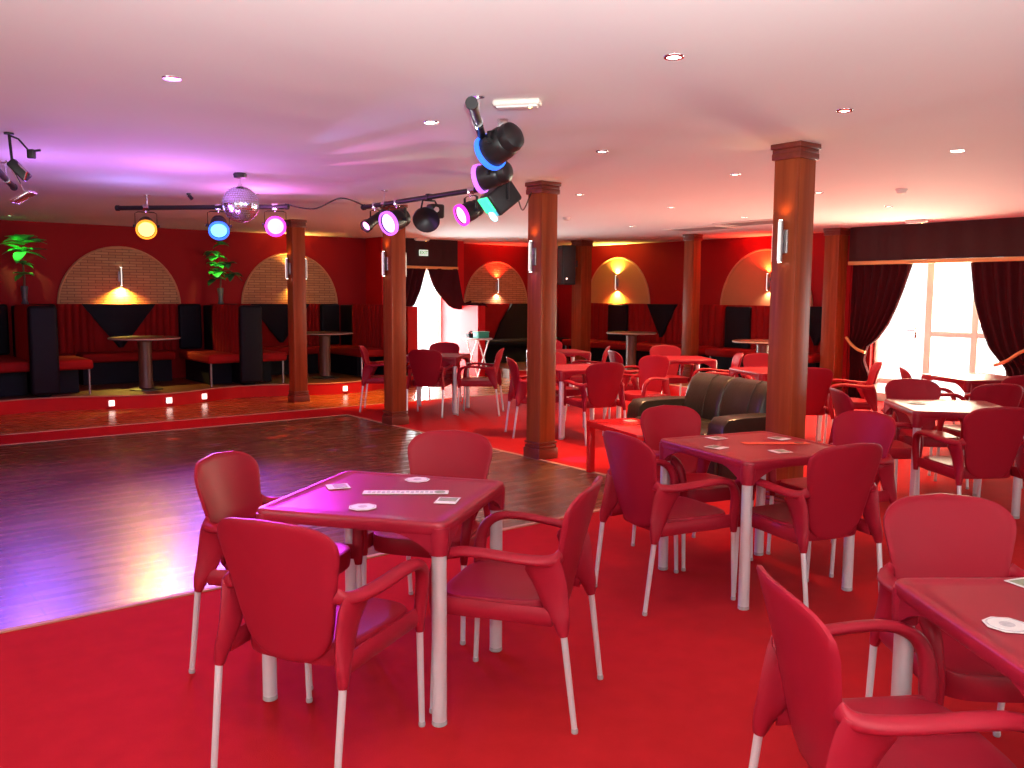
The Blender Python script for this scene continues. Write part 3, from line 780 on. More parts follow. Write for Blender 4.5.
divider_bench(-.55, 'red booth bench beyond the left edge of the photo')
def wall_bench(a0, a1, label, V=True):
    t = thing('banquette', label, 'bench', room((a0+a1)/2, 14.45, PZ), ANG, 'red benches along the left wall')
    h = (a1-a0)/2; zt = BT-PZ; sz = SH-PZ; y = -.24
    m = MB(); m.box((0, -.10, zt/2), (2*h-.02, .20, zt)); m.build('back_board', 'velvet', t, bevel=.01)
    for s in (-1, 1):
        m = MB(); m.rbox((s*(h-.20), y-.03, (sz+zt)/2), (.36, .10, zt-sz), .04); m.build('corner_panel', 'vinyl_black', t)
        m = MB(); fluted(m, (s*(h-.40), y), (s*.36, y), sz, zt, .03, 5, .04, (0, -1)); m.build('backrest', 'velvet', t, smooth=60)
    m = MB(); n = 9; rows = []
    for i in range(n+1):
        f = i/n; w_ = .50*f+.03; rows.append([(-w_+2*w_*k/12, y-.05-.03*math.sin(PI*k/12), sz+.06+(zt-sz-.06)*f) for k in range(13)])
    m.grid(rows, (0, .06, 0)); m.build('centre_panel', 'vinyl_black', t, smooth=60)
    m = MB(); fluted(m, (-.38, y), (.38, y), sz, zt-.01, .03, 4, .015, (0, -1)); m.build('backrest', 'velvet', t, smooth=60)
    m = MB(); m.rbox((0, -.52, sz-.06), (2*h-1.2, .56, .13), .04); m.build('seat', 'velvet', t)
    m = MB(); m.box((0, -.46, (sz-.12)/2), (2*h-1.25, .40, sz-.13)); m.build('seat_base', 'vinyl_black', t)
    return t
wall_bench(DV[0]+.11, DV[1]-.11, 'red wall bench with black wedge under the arch with the yellow lamp')
wall_bench(DV[1]+.11, DV[2]-.11, 'red wall bench with black wedge behind the thin far left column')
wall_bench(-.42, DV[0]-.11, 'red fluted wall bench at the left edge of the photo')
# right-hand wall
def right_bench(b0, b1, blacks, wedges, label):
    t = thing('banquette', label, 'bench', room(12.7, (b0+b1)/2, PZ), ANG, 'red benches along the far right wall')
    h = (b1-b0)/2; c = (b0+b1)/2; zt = BT-PZ+.02; sz = SH-PZ; x = -.24
    m = MB(); m.box((-.10, 0, zt/2), (.20, 2*h, zt)); m.build('back_board', 'velvet', t, bevel=.01)
    m = MB(); fluted(m, (x, -h+.02), (x, h-.02), sz, zt, .03, int(2*h/.14), .035, (-1, 0)); m.build('backrest', 'velvet', t, smooth=60)
    for b in blacks: m = MB(); m.rbox((x-.06, b-c, (sz+zt)/2-.02), (.08, .52, zt-sz), .03); m.build('black_panel', 'vinyl_black', t)
    for b in wedges:
        m = MB(); rows = []
        for i in range(10):
            f = i/9; w_ = .34*f+.02; rows.append([(x-.075-.03*math.sin(PI*k/12), b-c-w_+2*w_*k/12, sz+.12+(zt-sz-.12)*f) for k in range(13)])
        m.grid(rows, (.06, 0, 0)); m.build('wedge_panel', 'vinyl_black', t, smooth=60)
    m = MB(); m.rbox((-.56, 0, sz-.06), (.60, 2*h-.04, .13), .04); m.build('seat', 'velvet', t)
    m = MB(); m.box((-.46, 0, (sz-.12)/2), (.42, 2*h-.1, sz-.13)); m.build('seat_base', 'vinyl_black', t)
    for b in (-h+.12, h-.12): m = MB(); m.tube([(-.82, b, 0), (-.82, b, sz-.12)], .014, 10); m.build('leg', 'sconce', t)
    return t
right_bench(9.80, 13.4, [12.32], [11.18], 'red fluted bench with black panels under the arch with the yellow lamp')
right_bench(7.60, 9.70, [9.42], [7.9], 'red fluted bench with black panels behind the nearest column')
# black seating right of the doorway
t = thing('banquette', 'black and red booth bench between far doorway and loudspeaker column', 'bench', room(11.2, 14.45, PZ), ANG)
m = MB(); m.box((0, -.10, (BT-PZ)/2), (2.5, .20, BT-PZ)); m.build('back_board', 'velvet', t, bevel=.01)
m = MB(); m.grid([[(-.50, -.32, .42), (.35, -.32, .42)], [(-.30, -.30, .8), (.75, -.30, .8)], [(.0, -.27, BT-PZ), (1.15, -.27, BT-PZ)]], (0, .06, 0)); m.build('black_panel', 'vinyl_black', t)
m = MB(); m.rbox((0, -.52, .40), (2.3, .58, .13), .04); m.build('seat', 'vinyl_black', t)
m = MB(); m.box((0, -.46, .17), (2.2, .42, .33)); m.build('seat_base', 'vinyl_black', t)
# pedestal tables in the booths
def pedestal(x, y, z, label, r=.47, h=.735):
    t = thing('pedestal_table', label, 'table', (x, y, z), ANG, 'round pedestal booth tables')
    m = MB(); m.lathe([(r-.01, h-.03), (r, h-.026), (r, h-.006), (r-.006, h)], (0, 0, 0), 40); m.build('tabletop', 'darktop', t)
    m = MB(); m.lathe([(r+.001, h-.022), (r+.004, h-.018), (r+.004, h-.010), (r+.001, h-.006)], (0, 0, 0), 40); m.build('edge_band', 'grille', t)
    m = MB(); m.lathe([(.10, .02), (.092, .05), (.088, .40), (.092, h-.06), (.13, h-.03)], (0, 0, 0), 20); m.build('post', 'post', t)
    m = MB(); m.lathe([(.22, 0), (.22, .012), (.11, .03)], (0, 0, 0), 24); m.build('foot', 'black', t)
    return t
p = room(3.52, 12.75); pedestal(p.x, p.y, PZ, 'round pedestal table in the left booth under the yellow lamp')
p = room(6.36, 12.95); pedestal(p.x, p.y, PZ, 'round pedestal table right of the thin far left column', .45)
p = room(10.82, 10.42); pedestal(p.x, p.y, PZ, 'round pedestal table below the yellow lamp at the far end', .42)
p = room(10.35, 7.42); pedestal(p.x, p.y, PZ, 'round pedestal table half hidden left of the nearest column', .42)
# step lights set in the riser
first = None
for i, (a, lab) in enumerate(((2.92, 'small square step light in the riser, first from the left'), (3.62, 'small square step light in the riser, second from the left'),
                (4.16, 'small square step light in the riser, third from the left'), (6.25, 'small square step light in the riser right of the thin column'))):
    b = plat_b(a)-.022; p = room(a, b, .085)
    if first is None:
        t = first = thing('step_light', lab, 'light', p, ANG, 'square step lights in the red riser')
        m = MB(); m.box((0, -.006, 0), (.088, .012, .088)); m.build('frame', 'white', t, bevel=.003)
        m = MB(); m.box((0, -.013, 0), (.066, .006, .066)); m.build('lens', 'em_step', t)
    else: dup(first, p, ANG, lab)
# ================================================================== SCONCES
def sconce_proto():
    t = thing('wall_sconce', 'x', 'light', (0, 0, 0), 0, 'steel wall sconces')
    m = MB(); m.rbox((.008, 0, 0), (.016, .07, .16), .006); m.build('back_plate', 'sconce', t)
    m = MB(); m.tube([(.016, 0, 0), (.05, 0, 0)], .012, 8); m.build('bracket', 'sconce', t)
    m = MB(); m.lathe([(.016, -.14), (.018, -.138), (.018, .138), (.016, .14)], (.044, 0, 0), 18); m.build('tube', 'sconce', t)
    m = MB(); m.box((.0625, 0, 0), (.004, .012, .262)); m.build('frosted_strip', 'frost', t, bevel=.002)
    m = MB(); m.lathe([(.012, .139), (.012, .1425)], (.044, 0, 0), 14); m.lathe([(.012, -.1425), (.012, -.139)], (.044, 0, 0), 14); m.build('lamp', 'em_warm', t)
    return t
SP = sconce_proto(); SPu = False
def sconce(a, b, z, dirdeg, label):
    global SPu
    p = room(a, b, z); rz = ANG+RA(dirdeg)
    if not SPu: SPu = True; SP.location = p; SP.rotation_euler = (0, 0, rz); SP['label'] = label; return SP
    return dup(SP, p, rz, label)
hw_ = CW/2
SZ = 1.90
names = ['nearest column', 'column left of the red coffee table', 'column before the far doorway', 'column on the walkway']
for i, (a, b) in enumerate(COLS):
    z = SZ-.02*(i > 0)
    sconce(a-hw_, b, z, 180, 'steel sconce on the left front face of the '+names[i])
    sconce(a, b+hw_, z, 90, 'steel sconce on the far left face of the '+names[i])
    sconce(a+hw_, b, z, 0, 'steel sconce on the far right face of the '+names[i])
sconce(3.66, B1-.02, 1.78, -90, 'steel sconce glowing yellow in the leftmost brick arch')
sconce(6.46, B1-.02, 1.82, -90, 'steel sconce in the brick arch behind the thin column')
sconce(10.98, B1-.02, 1.72, -90, 'steel sconce with red glow in the dim brick arch')
sconce(A1-.02, 12.63, 1.80, 180, 'steel sconce glowing yellow in the far ochre arch')
sconce(A1-.02, 9.02, 1.78, 180, 'steel sconce with red glow in the ochre arch left of the nearest column')
# ================================================================== CEILING FITTINGS
def downlight_proto(em_):
    t = thing('ceiling_spotlight', 'x', 'light', (0, 0, 0), 0, 'small round ceiling spotlights')
    m = MB(); n = 24
    m.loft([[(r*math.cos(2*PI*k/n), r*math.sin(2*PI*k/n), zz) for k in range(n)] for r, zz in ((.030, -.001), (.031, -.006), (.043, -.006), (.046, -.001), (.046, .002), (.030, .002))], cap=False)
    m.build('trim_ring', 'chrome', t); m = MB(); m.lathe([(.030, -.0025), (.030, .001)], (0, 0, 0), 18); m.build('lamp', em_, t); return t
DL = [(1.39, 4.42, 'r', 'ceiling spotlight glowing red above the left of the dance floor'),
      (2.96, 2.63, 'w', 'white ceiling spotlight nearest the viewer, at the top of the photo'),
      (4.52, 2.76, 'r', 'ceiling spotlight glowing red right of the nearest column'),
      (4.46, 4.62, 'w', 'white ceiling spotlight between the lighting bars and the nearest column'),
      (2.94, 4.52, 'w', 'white ceiling spotlight left of the blue ringed stage lamp'),
      (6.33, 2.98, 'w', 'white ceiling spotlight above the window table'),
      (6.14, 4.74, 'o', 'warm ceiling spotlight just left of the nearest column'),
      (7.81, 5.01, 'o', 'warm ceiling spotlight just right of the nearest column'),
      (6.15, 6.69, 'o', 'warm ceiling spotlight right of the dance floor column by the coffee table'),
      (7.83, 6.95, 'o', 'warm ceiling spotlight above the leather sofa'),
      (9.51, 9.18, 'o', 'far warm ceiling spotlight before the yellow lit ochre arch'),
      (9.58, 5.25, 'o', 'far warm ceiling spotlight before the curtain of the window'),
      (9.51, 7.18, 'o', 'far warm ceiling spotlight beside the ceiling grille'),
      (2.06, 13.55, 'g', 'ceiling spotlight glowing green above the leftmost wall plant')]
protos = {}
for a, b, k, lab in DL:
    p = room(a, b, ZC)
    if k not in protos:
        q = protos[k] = downlight_proto({'r': 'em_red', 'w': 'em_white', 'o': 'em_warm', 'g': 'em_green'}[k]); q.location = p; q['label'] = lab
    else: dup(protos[k], p, 0, lab)
# emergency lights, detectors, grilles
def bulkhead(a, b, z, deg, label, s=1.0):
    t = thing('emergency_light', label, 'light', room(a, b, z), RA(deg)); m = MB()
    m.rbox((0, 0, -.022*s), (.36*s, .12*s, .045*s), .02*s); m.build('housing', 'cream', t)
    m = MB(); m.rbox((.0, 0, -.048*s), (.31*s, .085*s, .018*s), .008*s); m.build('diffuser', 'white', t)
    m = MB(); m.lathe([(.006, -.062*s), (.006, -.05*s)], (.10*s, -.02*s, 0), 8); m.build('indicator', 'em_yellow', t); return t
bulkhead(2.97, 3.73, ZC, -12, 'white ceiling emergency light beside the blue ringed stage lamp', .72)
bulkhead(8.7, 13.7, ZC, 38, 'white emergency light on the ceiling before the far doorway', .8)
bulkhead(11.5, 5.9, ZC, -52, 'white ceiling emergency light above the tall window', .8)
def detector(a, b, label):
    t = thing('smoke_detector', label, 'detector', room(a, b, ZC), .4, 'round ceiling detectors'); m = MB()
    m.lathe([(.055, 0), (.055, -.012), (.05, -.018)], (0, 0, 0), 20); m.build('base', 'cream', t)
    m = MB(); m.lathe([(.045, -.018), (.043, -.034), (.025, -.044)], (0, 0, 0), 20); m.build('head', 'cream', t)
    return t
detector(8.18, 4.36, 'round cream ceiling detector right of the nearest column')
detector(7.8, 8.73, 'round cream ceiling detector right of the dance floor column')
for (a, b, lab) in ((10.25, 7.55, 'darker grey ceiling air grille behind the nearest column'), (10.55, 8.75, 'pale grey ceiling air grille above the far right booths')):
    t = thing('ceiling_grille', lab, 'vent', room(a, b, ZC), ANG, 'ceiling air grilles'); m = MB()
    for sx, sy, dx, dy in ((0, .48, .6, .05), (0, -.48, .6, .05), (.28, 0, .05, .92), (-.28, 0, .05, .92)): m.box((sx, sy, -.008), (dx, dy, .016))
    m.build('frame', 'cream', t, bevel=.003)
    m = MB()
    for k in range(11): m.box((-.24+.048*k, 0, -.007), (.02, .9, .01))
    m.box((0, 0, -.001), (.52, .92, .002)); m.build('louvres', 'grille', t)
for (a, b, lab) in ((3.05, 9.28, 'tiny dark ceiling sensor left of the mirror ball'),):
    t = thing('ceiling_sensor', lab, 'sensor', room(a, b, ZC), ANG); m = MB(); m.lathe([(.022, 0), (.02, -.02)], (0, 0, 0), 12); m.build('mount', 'black', t)
    m = MB(); m.tube([(0, 0, -.02), (.03, -.02, -.06)], .018, 8); m.build('eye', 'black', t)
# exit sign over the far doorway
t = thing('exit_sign', 'small pale exit sign above the far doorway', 'sign', room(8.79, 13.80, 2.30), ANG)
m = MB(); m.rbox((0, -.012, 0), (.19, .024, .11), .006); m.build('panel', 'em_exit', t)
tx = bpy.data.curves.new('lettering', 'FONT'); tx.body = 'EXIT'; tx.size = .085; tx.align_x = 'CENTER'; tx.align_y = 'CENTER'; tx.extrude = .001
tx.materials.append(M['leaf_dark']); o_ = bpy.data.objects.new('lettering', tx); COL.objects.link(o_); bpy.context.view_layer.update(); me_ = bpy.data.meshes.new_from_object(o_.evaluated_get(bpy.context.evaluated_depsgraph_get())); bpy.data.objects.remove(o_); o = bpy.data.objects.new('lettering', me_); COL.objects.link(o); o.parent = t; o.location = (0, -.026, 0); o.rotation_euler = (PI/2, 0, 0)
# mirror ball
bp0 = room(2.89, 7.45, ZC)
t = thing('mirror_ball', 'silver mirror ball hanging over the dance floor', 'mirror ball', bp0, 0); R_ = .155; zc = -.265
m = MB(); m.lathe([(.05, 0), (.058, -.012), (.05, -.04), (.02, -.045)], (0, 0, 0), 20); m.build('motor', 'black', t)
m = MB(); m.tube([(0, 0, -.04), (0, 0, zc+R_)], .004, 6); m.lathe([(.018, zc+R_-.005), (.018, zc+R_+.02)], (0, 0, 0), 10); m.build('spindle', 'chrome', t)
m = MB(); nl = 24
for i in range(nl):
    t0, t1 = -PI/2+PI*i/nl, -PI/2+PI*(i+1)/nl; tm = (t0+t1)/2; k = max(4, int(2*nl*math.cos(tm)))
    for j in range(k):
        q0, q1 = 2*PI*j/k, 2*PI*(j+1)/k; g = .07
        qa, qb = q0+(q1-q0)*g, q1-(q1-q0)*g; ta, tb = t0+(t1-t0)*g, t1-(t1-t0)*g
        P = [Vector((math.cos(tt)*math.cos(qq), math.cos(tt)*math.sin(qq), math.sin(tt))) for tt, qq in ((ta, qa), (ta, qb), (tb, qb), (tb, qa))]
        nrm = (P[0]+P[2]).normalized(); dd = nrm.dot(P[0])
        tilt = Vector((random.uniform(-.03, .03), random.uniform(-.03, .03), random.uniform(-.03, .03)))
        P = [(p_ + nrm*(dd-nrm.dot(p_))) for p_ in P]; P = [p_*R_ + nrm*(tilt.dot(p_)*R_*.3) for p_ in P]
        m.add([p_+Vector((0, 0, zc)) for p_ in P], [(0, 1, 2, 3)])
m.build('mirror_tiles', mat('mirror_facets', (.80, .83, .95), .20, 1.0), t, smooth=1)
m = MB(); m.lathe([(R_*.985*math.cos(-PI/2+PI*i/16), zc+R_*.985*math.sin(-PI/2+PI*i/16)) for i in range(17)], (0, 0, 0), 32); m.build('core', 'grille', t)
# ================================================================== LIGHTING BARS AND STAGE LAMPS
BZ = 2.42
def bar(p0, p1, label, ends=True):
    c = (p0+p1)/2; t = thing('lighting_bar', label, 'lighting bar', c, 0, 'black ceiling lighting bars')
    d = p1-p0; n = d.normalized()
    m = MB(); m.tube([p0-c, p1-c], .024, 12); m.build('bar_tube', 'black', t)
    for q in (p0, p1):
        s = 1 if q is p1 else -1
        m = MB(); m.tube([q-c-n*.02*s, q-c+n*.012*s], .030, 12); m.build('end_cap', 'blackmatt', t)
    for f in (.18, .82):
        q = p0-c+d*f; m = MB(); m.tube([q, q+Vector((0, 0, ZC-BZ))], .008, 8); m.lathe([(.035, ZC-BZ-.008), (.035, ZC-BZ)], q, 14); m.lathe([(.03, -.03), (.03, .03)], q, 12, axis=n); m.build('hanger', 'chrome', t)
    return t
BAR = [(room(2.52, 9.95, BZ), room(3.82, 8.58, BZ)), (room(4.45, 8.12, BZ), room(4.45, 5.75, BZ)), (room(4.10, 5.42, BZ), room(2.45, 3.42, BZ)), (room(.6, 5.6, BZ), room(1.35, 8.6, BZ))]
bar(*BAR[0], 'black lighting bar behind the mirror ball with three bright lamps')
bar(*BAR[1], 'black lighting bar running from the thin column side to the stage lamp cluster')
bar(*BAR[2], 'black lighting bar coming towards the viewer with the blue ringed lamp')
bar(*BAR[3], 'black lighting bar cut by the left edge of the photo')
def par(label, hang, aim, r=.10, L=.26, lens='em_white', ring='black', drop=.17, dome=True, name='stage_lamp', gel=None, cat='stage lamp'):
    """a par can: hangs from a point on a bar, its axis along aim"""
    hang = Vector(hang); ax = Vector(aim).normalized()
    t = thing(name, label, cat, hang, 0, 'stage lamps on the lighting bars')
    c = Vector((0, 0, -drop)); side = ax.cross(Vector((0, 0, 1))).normalized()
    m = MB(); prof = [(.02, -L*.52), (r*.55, -L*.50), (r*.80, -L*.42), (r*.88, -L*.30), (r*.84, -L*.18), (r*.94, -L*.12), (r*.97, L*.0), (r*.97, L*.40), (r*1.02, L*.42), (r*1.02, L*.50), (r*.9, L*.50), (r*.88, L*.42)]
    if not dome: prof = [(r*.8, -L*.5), (r*.9, -L*.48), (r*.9, L*.45), (r, L*.47), (r, L*.5), (r*.86, L*.5), (r*.84, L*.42)]
    m.lathe(prof, c, 24, axis=ax); b = m.build('can', 'black', t)
    m = MB(); m.lathe([(r*.88, L*.44), (r*.6, L*.465), (.001, L*.47)], c, 20, axis=ax); m.build('lens', lens, t)
    m = MB(); nn = 24; q = Vector((0, 0, 1)).rotation_difference(ax).to_matrix()
    m.loft([[c+q@Vector((rr*math.cos(2*PI*k/nn), rr*math.sin(2*PI*k/nn), h)) for k in range(nn)] for rr, h in ((r*1.01, L*.40), (r*1.13, L*.40), (r*1.13, L*.53), (r*.94, L*.53), (r*.94, L*.47))], cap=False); m.build('gel_frame', ring, t)
    m = MB(); s1, s2 = c+side*(r*1.16), c-side*(r*1.16); up = Vector((0, 0, drop-.045))
    m.tube([s1, s1+up*.9, s1+up-side*.03+Vector((0, 0, .0)), Vector((0, 0, -.045)), s2+up+side*.03, s2+up*.9, s2], (.012, .004), 6, ref=ax); m.build('yoke', 'black', t)
    for s_ in (s1, s2):
        m = MB(); m.tube([s_-side*0.02*(1 if s_ is s1 else -1), s_+side*.025*(1 if s_ is s1 else -1)], .014, 8); m.build('knob', 'blackmatt', t)
    m = MB(); m.lathe([(.012, -.055), (.012, -.02)], (0, 0, 0), 8); m.box((0, 0, 0), (.06, .035, .062)); m.build('clamp', 'chrome', t, bevel=.008)
    return t, hang+c, ax
def on_bar(k, f): return BAR[k][0].lerp(BAR[k][1], f)
CAM = Vector((0, 0, 1.52))
def aim_at(p, target): return (Vector(target)-Vector(p)).normalized()
lamps = []
h = on_bar(0, .17); lamps.append(par('blazing orange stage lamp at the left of the bar behind the mirror ball', h, aim_at(h, (-2.0, 4.8, .2)), .092, .22, 'em_orange', 'painted_glow_orange', drop=.19) + ('orange',))
h = on_bar(0, .60); lamps.append(par('blue stage lamp just left of the mirror ball', h, aim_at(h, (-1.9, 5.8, .0)), .092, .22, 'em_blue', 'painted_glow_blue', drop=.19) + ('blue',))
h = on_bar(0, .93); lamps.append(par('magenta stage lamp just right of the mirror ball', h, aim_at(h, (-.92, 3.5, .74)), .092, .22, 'em_magenta', 'painted_glow_magenta', drop=.18) + ('magenta',))
h = on_bar(1, .10); lamps.append(par('slim pinspot with pink square lens at the far end of the second bar', h, (-.55, -.85, -.55), .055, .32, 'em_pink', dome=False, drop=.14) + ('pinspot',))
h = on_bar(1, .28); lamps.append(par('purple stage lamp in front of the column before the far doorway', h, (-.62, -.72, -.35), .105, .25, 'em_purple', 'painted_glow_purple') + ('purple',))
h = on_bar(1, .80); lamps.append(par('pink stage lamp just left of the green faced scanner', h, (-.72, -.50, -.40), .085, .22, 'em_pink', 'painted_glow_magenta') + ('pink',))
h = on_bar(2, .70); lamps.append(par('big black stage lamp with a blue ring, nearest the viewer', h+Vector((.12, 0, .05)), (-.66, .66, -.36), .095, .23, 'em_blue', 'painted_glow_blue', .10) + ('blue2',))
h = on_bar(2, .38); lamps.append(par('black stage lamp with a purple ring above the green faced scanner', h+Vector((.04, 0, .01)), (-.88, .42, -.20), .085, .23, 'em_purple', 'painted_glow_purple', .12) + ('purple2',))
# unlit flood lamp, round dish
h = on_bar(1, .52)
t = thing('flood_lamp', 'unlit black flood lamp with a round dish on the second bar', 'stage lamp', h, RA(30), 'stage lamps on the lighting bars')
m = MB(); m.lathe([(.05, -.12), (.06, -.10), (.06, -.02), (.115, .03), (.125, .05), (.118, .055), (.05, .0), (.001, -.01)], (-.03, -.02, -.19), 24, axis=(-.45, -.75, -.45)); m.build('dish', 'black', t)
m = MB(); m.rbox((.09, .05, -.12), (.14, .12, .13), .02); m.build('lamp_housing', 'black', t)
m = MB(); m.lathe([(.03, 0), (.025, .012)], (.07, -.012, -.11), 14, axis=(-.1, -1, 0)); m.build('dial', 'chrome', t)
m = MB(); m.tube([(-.09, 0, -.17), (-.06, 0, -.03), (.06, 0, -.03), (.10, 0, -.10)], .010, 6); m.box((0, 0, 0), (.05, .04, .06)); m.build('yoke', 'black', t)
# scanner: wedge-shaped box with green face and blue lens
h = on_bar(2, .10)+Vector((.07, 0, 0))
t = thing('effect_scanner', 'boxy black effect light with green face and pale blue lens', 'stage lamp', h, RA(205))
m = MB(); m.rbox((-.03, 0, -.21), (.30, .17, .19), .02)
X = Matrix.Rotation(RA(32), 4, 'Y'); m2 = MB(); m2.X = Matrix.Translation((-.0, 0, -.17)) @ Matrix.Rotation(RA(38), 4, 'Y'); m2.rbox((.02, 0, 0), (.23, .17, .18), .02); m2.build('housing', 'black', t)
m2 = MB(); m2.X = Matrix.Translation((-.0, 0, -.17)) @ Matrix.Rotation(RA(38), 4, 'Y'); m2.rbox((.145, 0, .022), (.02, .15, .12), .006); m2.build('face', 'em_greengel', t)
m2 = MB(); m2.X = Matrix.Translation((-.0, 0, -.17)) @ Matrix.Rotation(RA(38), 4, 'Y'); m2.lathe([(.04, 0), (.04, .012), (.02, .02)], (.145, 0, -.07), 16, axis=(1, 0, 0)); m2.build('lens', 'em_teal', t)
m = MB(); m.tube([(0, .10, -.2), (0, .10, -.05), (0, -.10, -.05), (0, -.10, -.2)], .010, 6); m.box((0, 0, -.01), (.05, .05, .07)); m.build('yoke', 'black', t)
# left edge: mirror scanner on the cut bar
SCAN = h = Vector((-3.28, 5.8, ZC))
t = thing('mirror_scanner', 'slim mirror scanner with tilted plate at the left edge', 'stage lamp', h, 0)
m2 = MB(); m2.X = Matrix.Translation((.045, .02, -.235)) @ Vector((.55, .1, -.6)).to_track_quat('X', 'Z').to_matrix().to_4x4(); m2.rbox((0, 0, 0), (.15, .06, .06), .012); m2.build('body', 'black', t)
m = MB(); m.tube([(.0, 0, -.0), (.012, 0, -.19)], .010, 6); m.lathe([(.03, -.012), (.03, 0)], (0, 0, 0), 12); m.build('bracket', 'black', t)
m = MB(); m.tube([(-.03, 0, -.18), (.03, .0, -.27), (.085, 0, -.38)], .007, 6); m.tube([(.05, 0, -.20), (.105, 0, -.25), (.085, 0, -.30)], .007, 6); m.build('fork', 'chrome', t)
m2 = MB(); m2.X = Matrix.Translation((.075, .0, -.41)) @ Matrix.Rotation(RA(-28), 4, 'Y'); m2.rbox((0, 0, 0), (.14, .10, .022), .006); m2.build('mirror_plate', 'chrome', t)
m = MB(); m.tube([(.01, 0, -.02), (.06, 0, -.04), (.13, 0, -.12)], .006, 6); m.tube([(.13, 0, -.12), (.2, 0, -.11)], .008, 6); m.rbox((.14, .0, -.135), (.045, .04, .06), .008); m.build('spot_head', 'black', t)
# cables
t = thing('power_cable', 'thin black cable sagging between the two lighting bars', 'cable')
m = MB(); m.tube(catmull([BAR[0][1]+Vector((0, 0, .02)), BAR[0][1].lerp(BAR[1][0], .35)+Vector((0, 0, -.02)), BAR[0][1].lerp(BAR[1][0], .7)+Vector((0, 0, .09)), BAR[1][0]+Vector((0, 0, .02))], 8), .007, 6); m.build('wire', 'black', t)
t = thing('power_cable', 'thin black cable drooping from the lamp cluster to a column', 'cable')
c2 = room(*COLS[1], 2.42); q = on_bar(1, 1.0)
m = MB(); m.tube(catmull([q+Vector((.10, .02, -.05)), q.lerp(c2, .45)+Vector((0, 0, -.16)), c2+Vector((-.11, -.05, .04))], 8), .006, 6); m.build('wire', 'black', t)
# loudspeaker
t = thing('loudspeaker', 'black loudspeaker on the dark far column', 'loudspeaker', room(11.25, 12.15, 1.72)+Vector((-.30, -.22, 0)), RA(-75))
m = MB(); m.rbox((0, 0, .37), (.30, .26, .72), .02); m.build('cabinet', 'blackmatt', t)
m = MB(); m.rbox((.155, 0, .37), (.015, .22, .66), .006); m.build('grille', 'black', t)
m = MB(); m.lathe([(.014, 0), (.014, .006)], (.162, -.05, .12), 10, axis=(1, 0, 0)); m.build('indicator', 'em_step', t)
m = MB(); m.box((-.10, .16, .40), (.12, .14, .12)); m.build('bracket', 'black', t)
# wall plants standing on the bench backs
def plant(a, b, label, kind):
    t = thing('artificial_plant', label, 'plant', room(a, b, BT), ANG); rnd = random.Random(3 if kind else 5)
    m = MB(); m.lathe([(.045, 0), (.05, .01), (.035, .05), (.04, .14), (.052, .24), (.045, .26), (.038, .25)], (0, 0, 0), 16); m.build('vase', 'pot', t)
    m = MB(); m.tube([(0, 0, .2), (.01, 0, .40), (-.01, -.02, .62), (.01, 0, .80 if kind == 0 else .72)], [.016, .014, .011, .007], 8); m.build('stem', 'stem', t)
    def leaf(mb, base, d, L, W, bend):
        base = (base[0], base[1], base[2]+.04)
        d = Vector(d).normalized(); side = d.cross(Vector((0, 0, 1))).normalized() if abs(d.z) < .95 else Vector((1, 0, 0)); up = side.cross(d)
        rows = []
        for i in range(7):
            s = i/6; w_ = W*math.sin(PI*min(1, s*.92+.06))**.8; c = Vector(base)+d*(L*s)-Vector((0, 0, 1))*(bend*L*s*s)
            rows.append([c-side*w_+up*w_*.25, c, c+side*w_+up*w_*.25])
        mb.grid(rows, (0, 0, .002))
    k = 0
    if kind == 0:
        spec = [((0, 0, .80), .7, 13, .36, .085), ((0, 0, .70), .2, 8, .32, .075), ((0, -.01, .52), .5, 6, .15, .06), ((0, 0, .38), .2, 6, .15, .06)]
    else:
        spec = [((-.06, 0, z_), .35, 6, .17, .085) for z_ in (.36, .48, .60, .72)] + [((-.12, 0, .80), .3, 5, .14, .08), ((.02, 0, .92), .4, 5, .13, .07), ((.20, 0, .46), .1, 6, .17, .06), ((.14, 0, .62), .3, 5, .15, .06)]
    for base, elev, cnt, L, W in spec:
        for j in range(cnt):
            az = -PI*(j+.5)/cnt + rnd.uniform(-.25, .25) + (0 if kind else .0)
            d = (math.cos(az), math.sin(az)*.55, elev+rnd.uniform(-.5, .35))
            m = MB(); leaf(m, (base[0], base[1]-.01, base[2]), d, L*rnd.uniform(.8, 1.1), W*rnd.uniform(.8, 1.1), rnd.uniform(.2, .55))
            m.build('leaf', 'leaf' if (base[0] <= .1 and rnd.random() < .8) else 'leaf_dark', t, smooth=80)
    return t
plant(2.30, 14.22, 'green palm shaped artificial plant at the far left wall', 0)
plant(5.14, 14.22, 'round leaved artificial plant below the blue stage lamp', 1)
# small stand with a teal box by the doorway
p = room(9.42, 12.95)
t = thing('folding_stand', 'small white folding stand in the far doorway', 'stand', (p.x, p.y, 0), ANG+RA(10))
m = MB(); m.rbox((0, 0, .73), (.42, .36, .03), .01); m.build('tray', 'white', t)
for sy in (-.15, .15):
    for s in (-1, 1): m = MB(); m.tube([(s*.17, sy, 0.01), (-s*.14, sy*1.0, .71)], .012, 6); m.build('leg', 'white', t)
t = thing('storage_box', 'teal box lying on the white folding stand', 'box', (p.x+.06, p.y-.01, .747), ANG)
m = MB(); m.rbox((0, 0, .05), (.24, .18, .10), .012); m.build('body', 'teal', t)
m = MB(); m.rbox((.0, 0, .108), (.25, .19, .02), .006); m.build('lid', 'teal', t)
t = thing('telephone', 'dark small appliance left of the teal box on the white stand', 'appliance', (p.x-.15, p.y+.10, .747), ANG)
m = MB(); m.rbox((0, 0, .04), (.12, .13, .08), .015); m.build('body', 'blackmatt', t)
m = MB(); m.tube([(-.05, -.05, .09), (0, -.05, .115), (.05, -.05, .09)], .018, 8); m.build('handset', 'blackmatt', t)
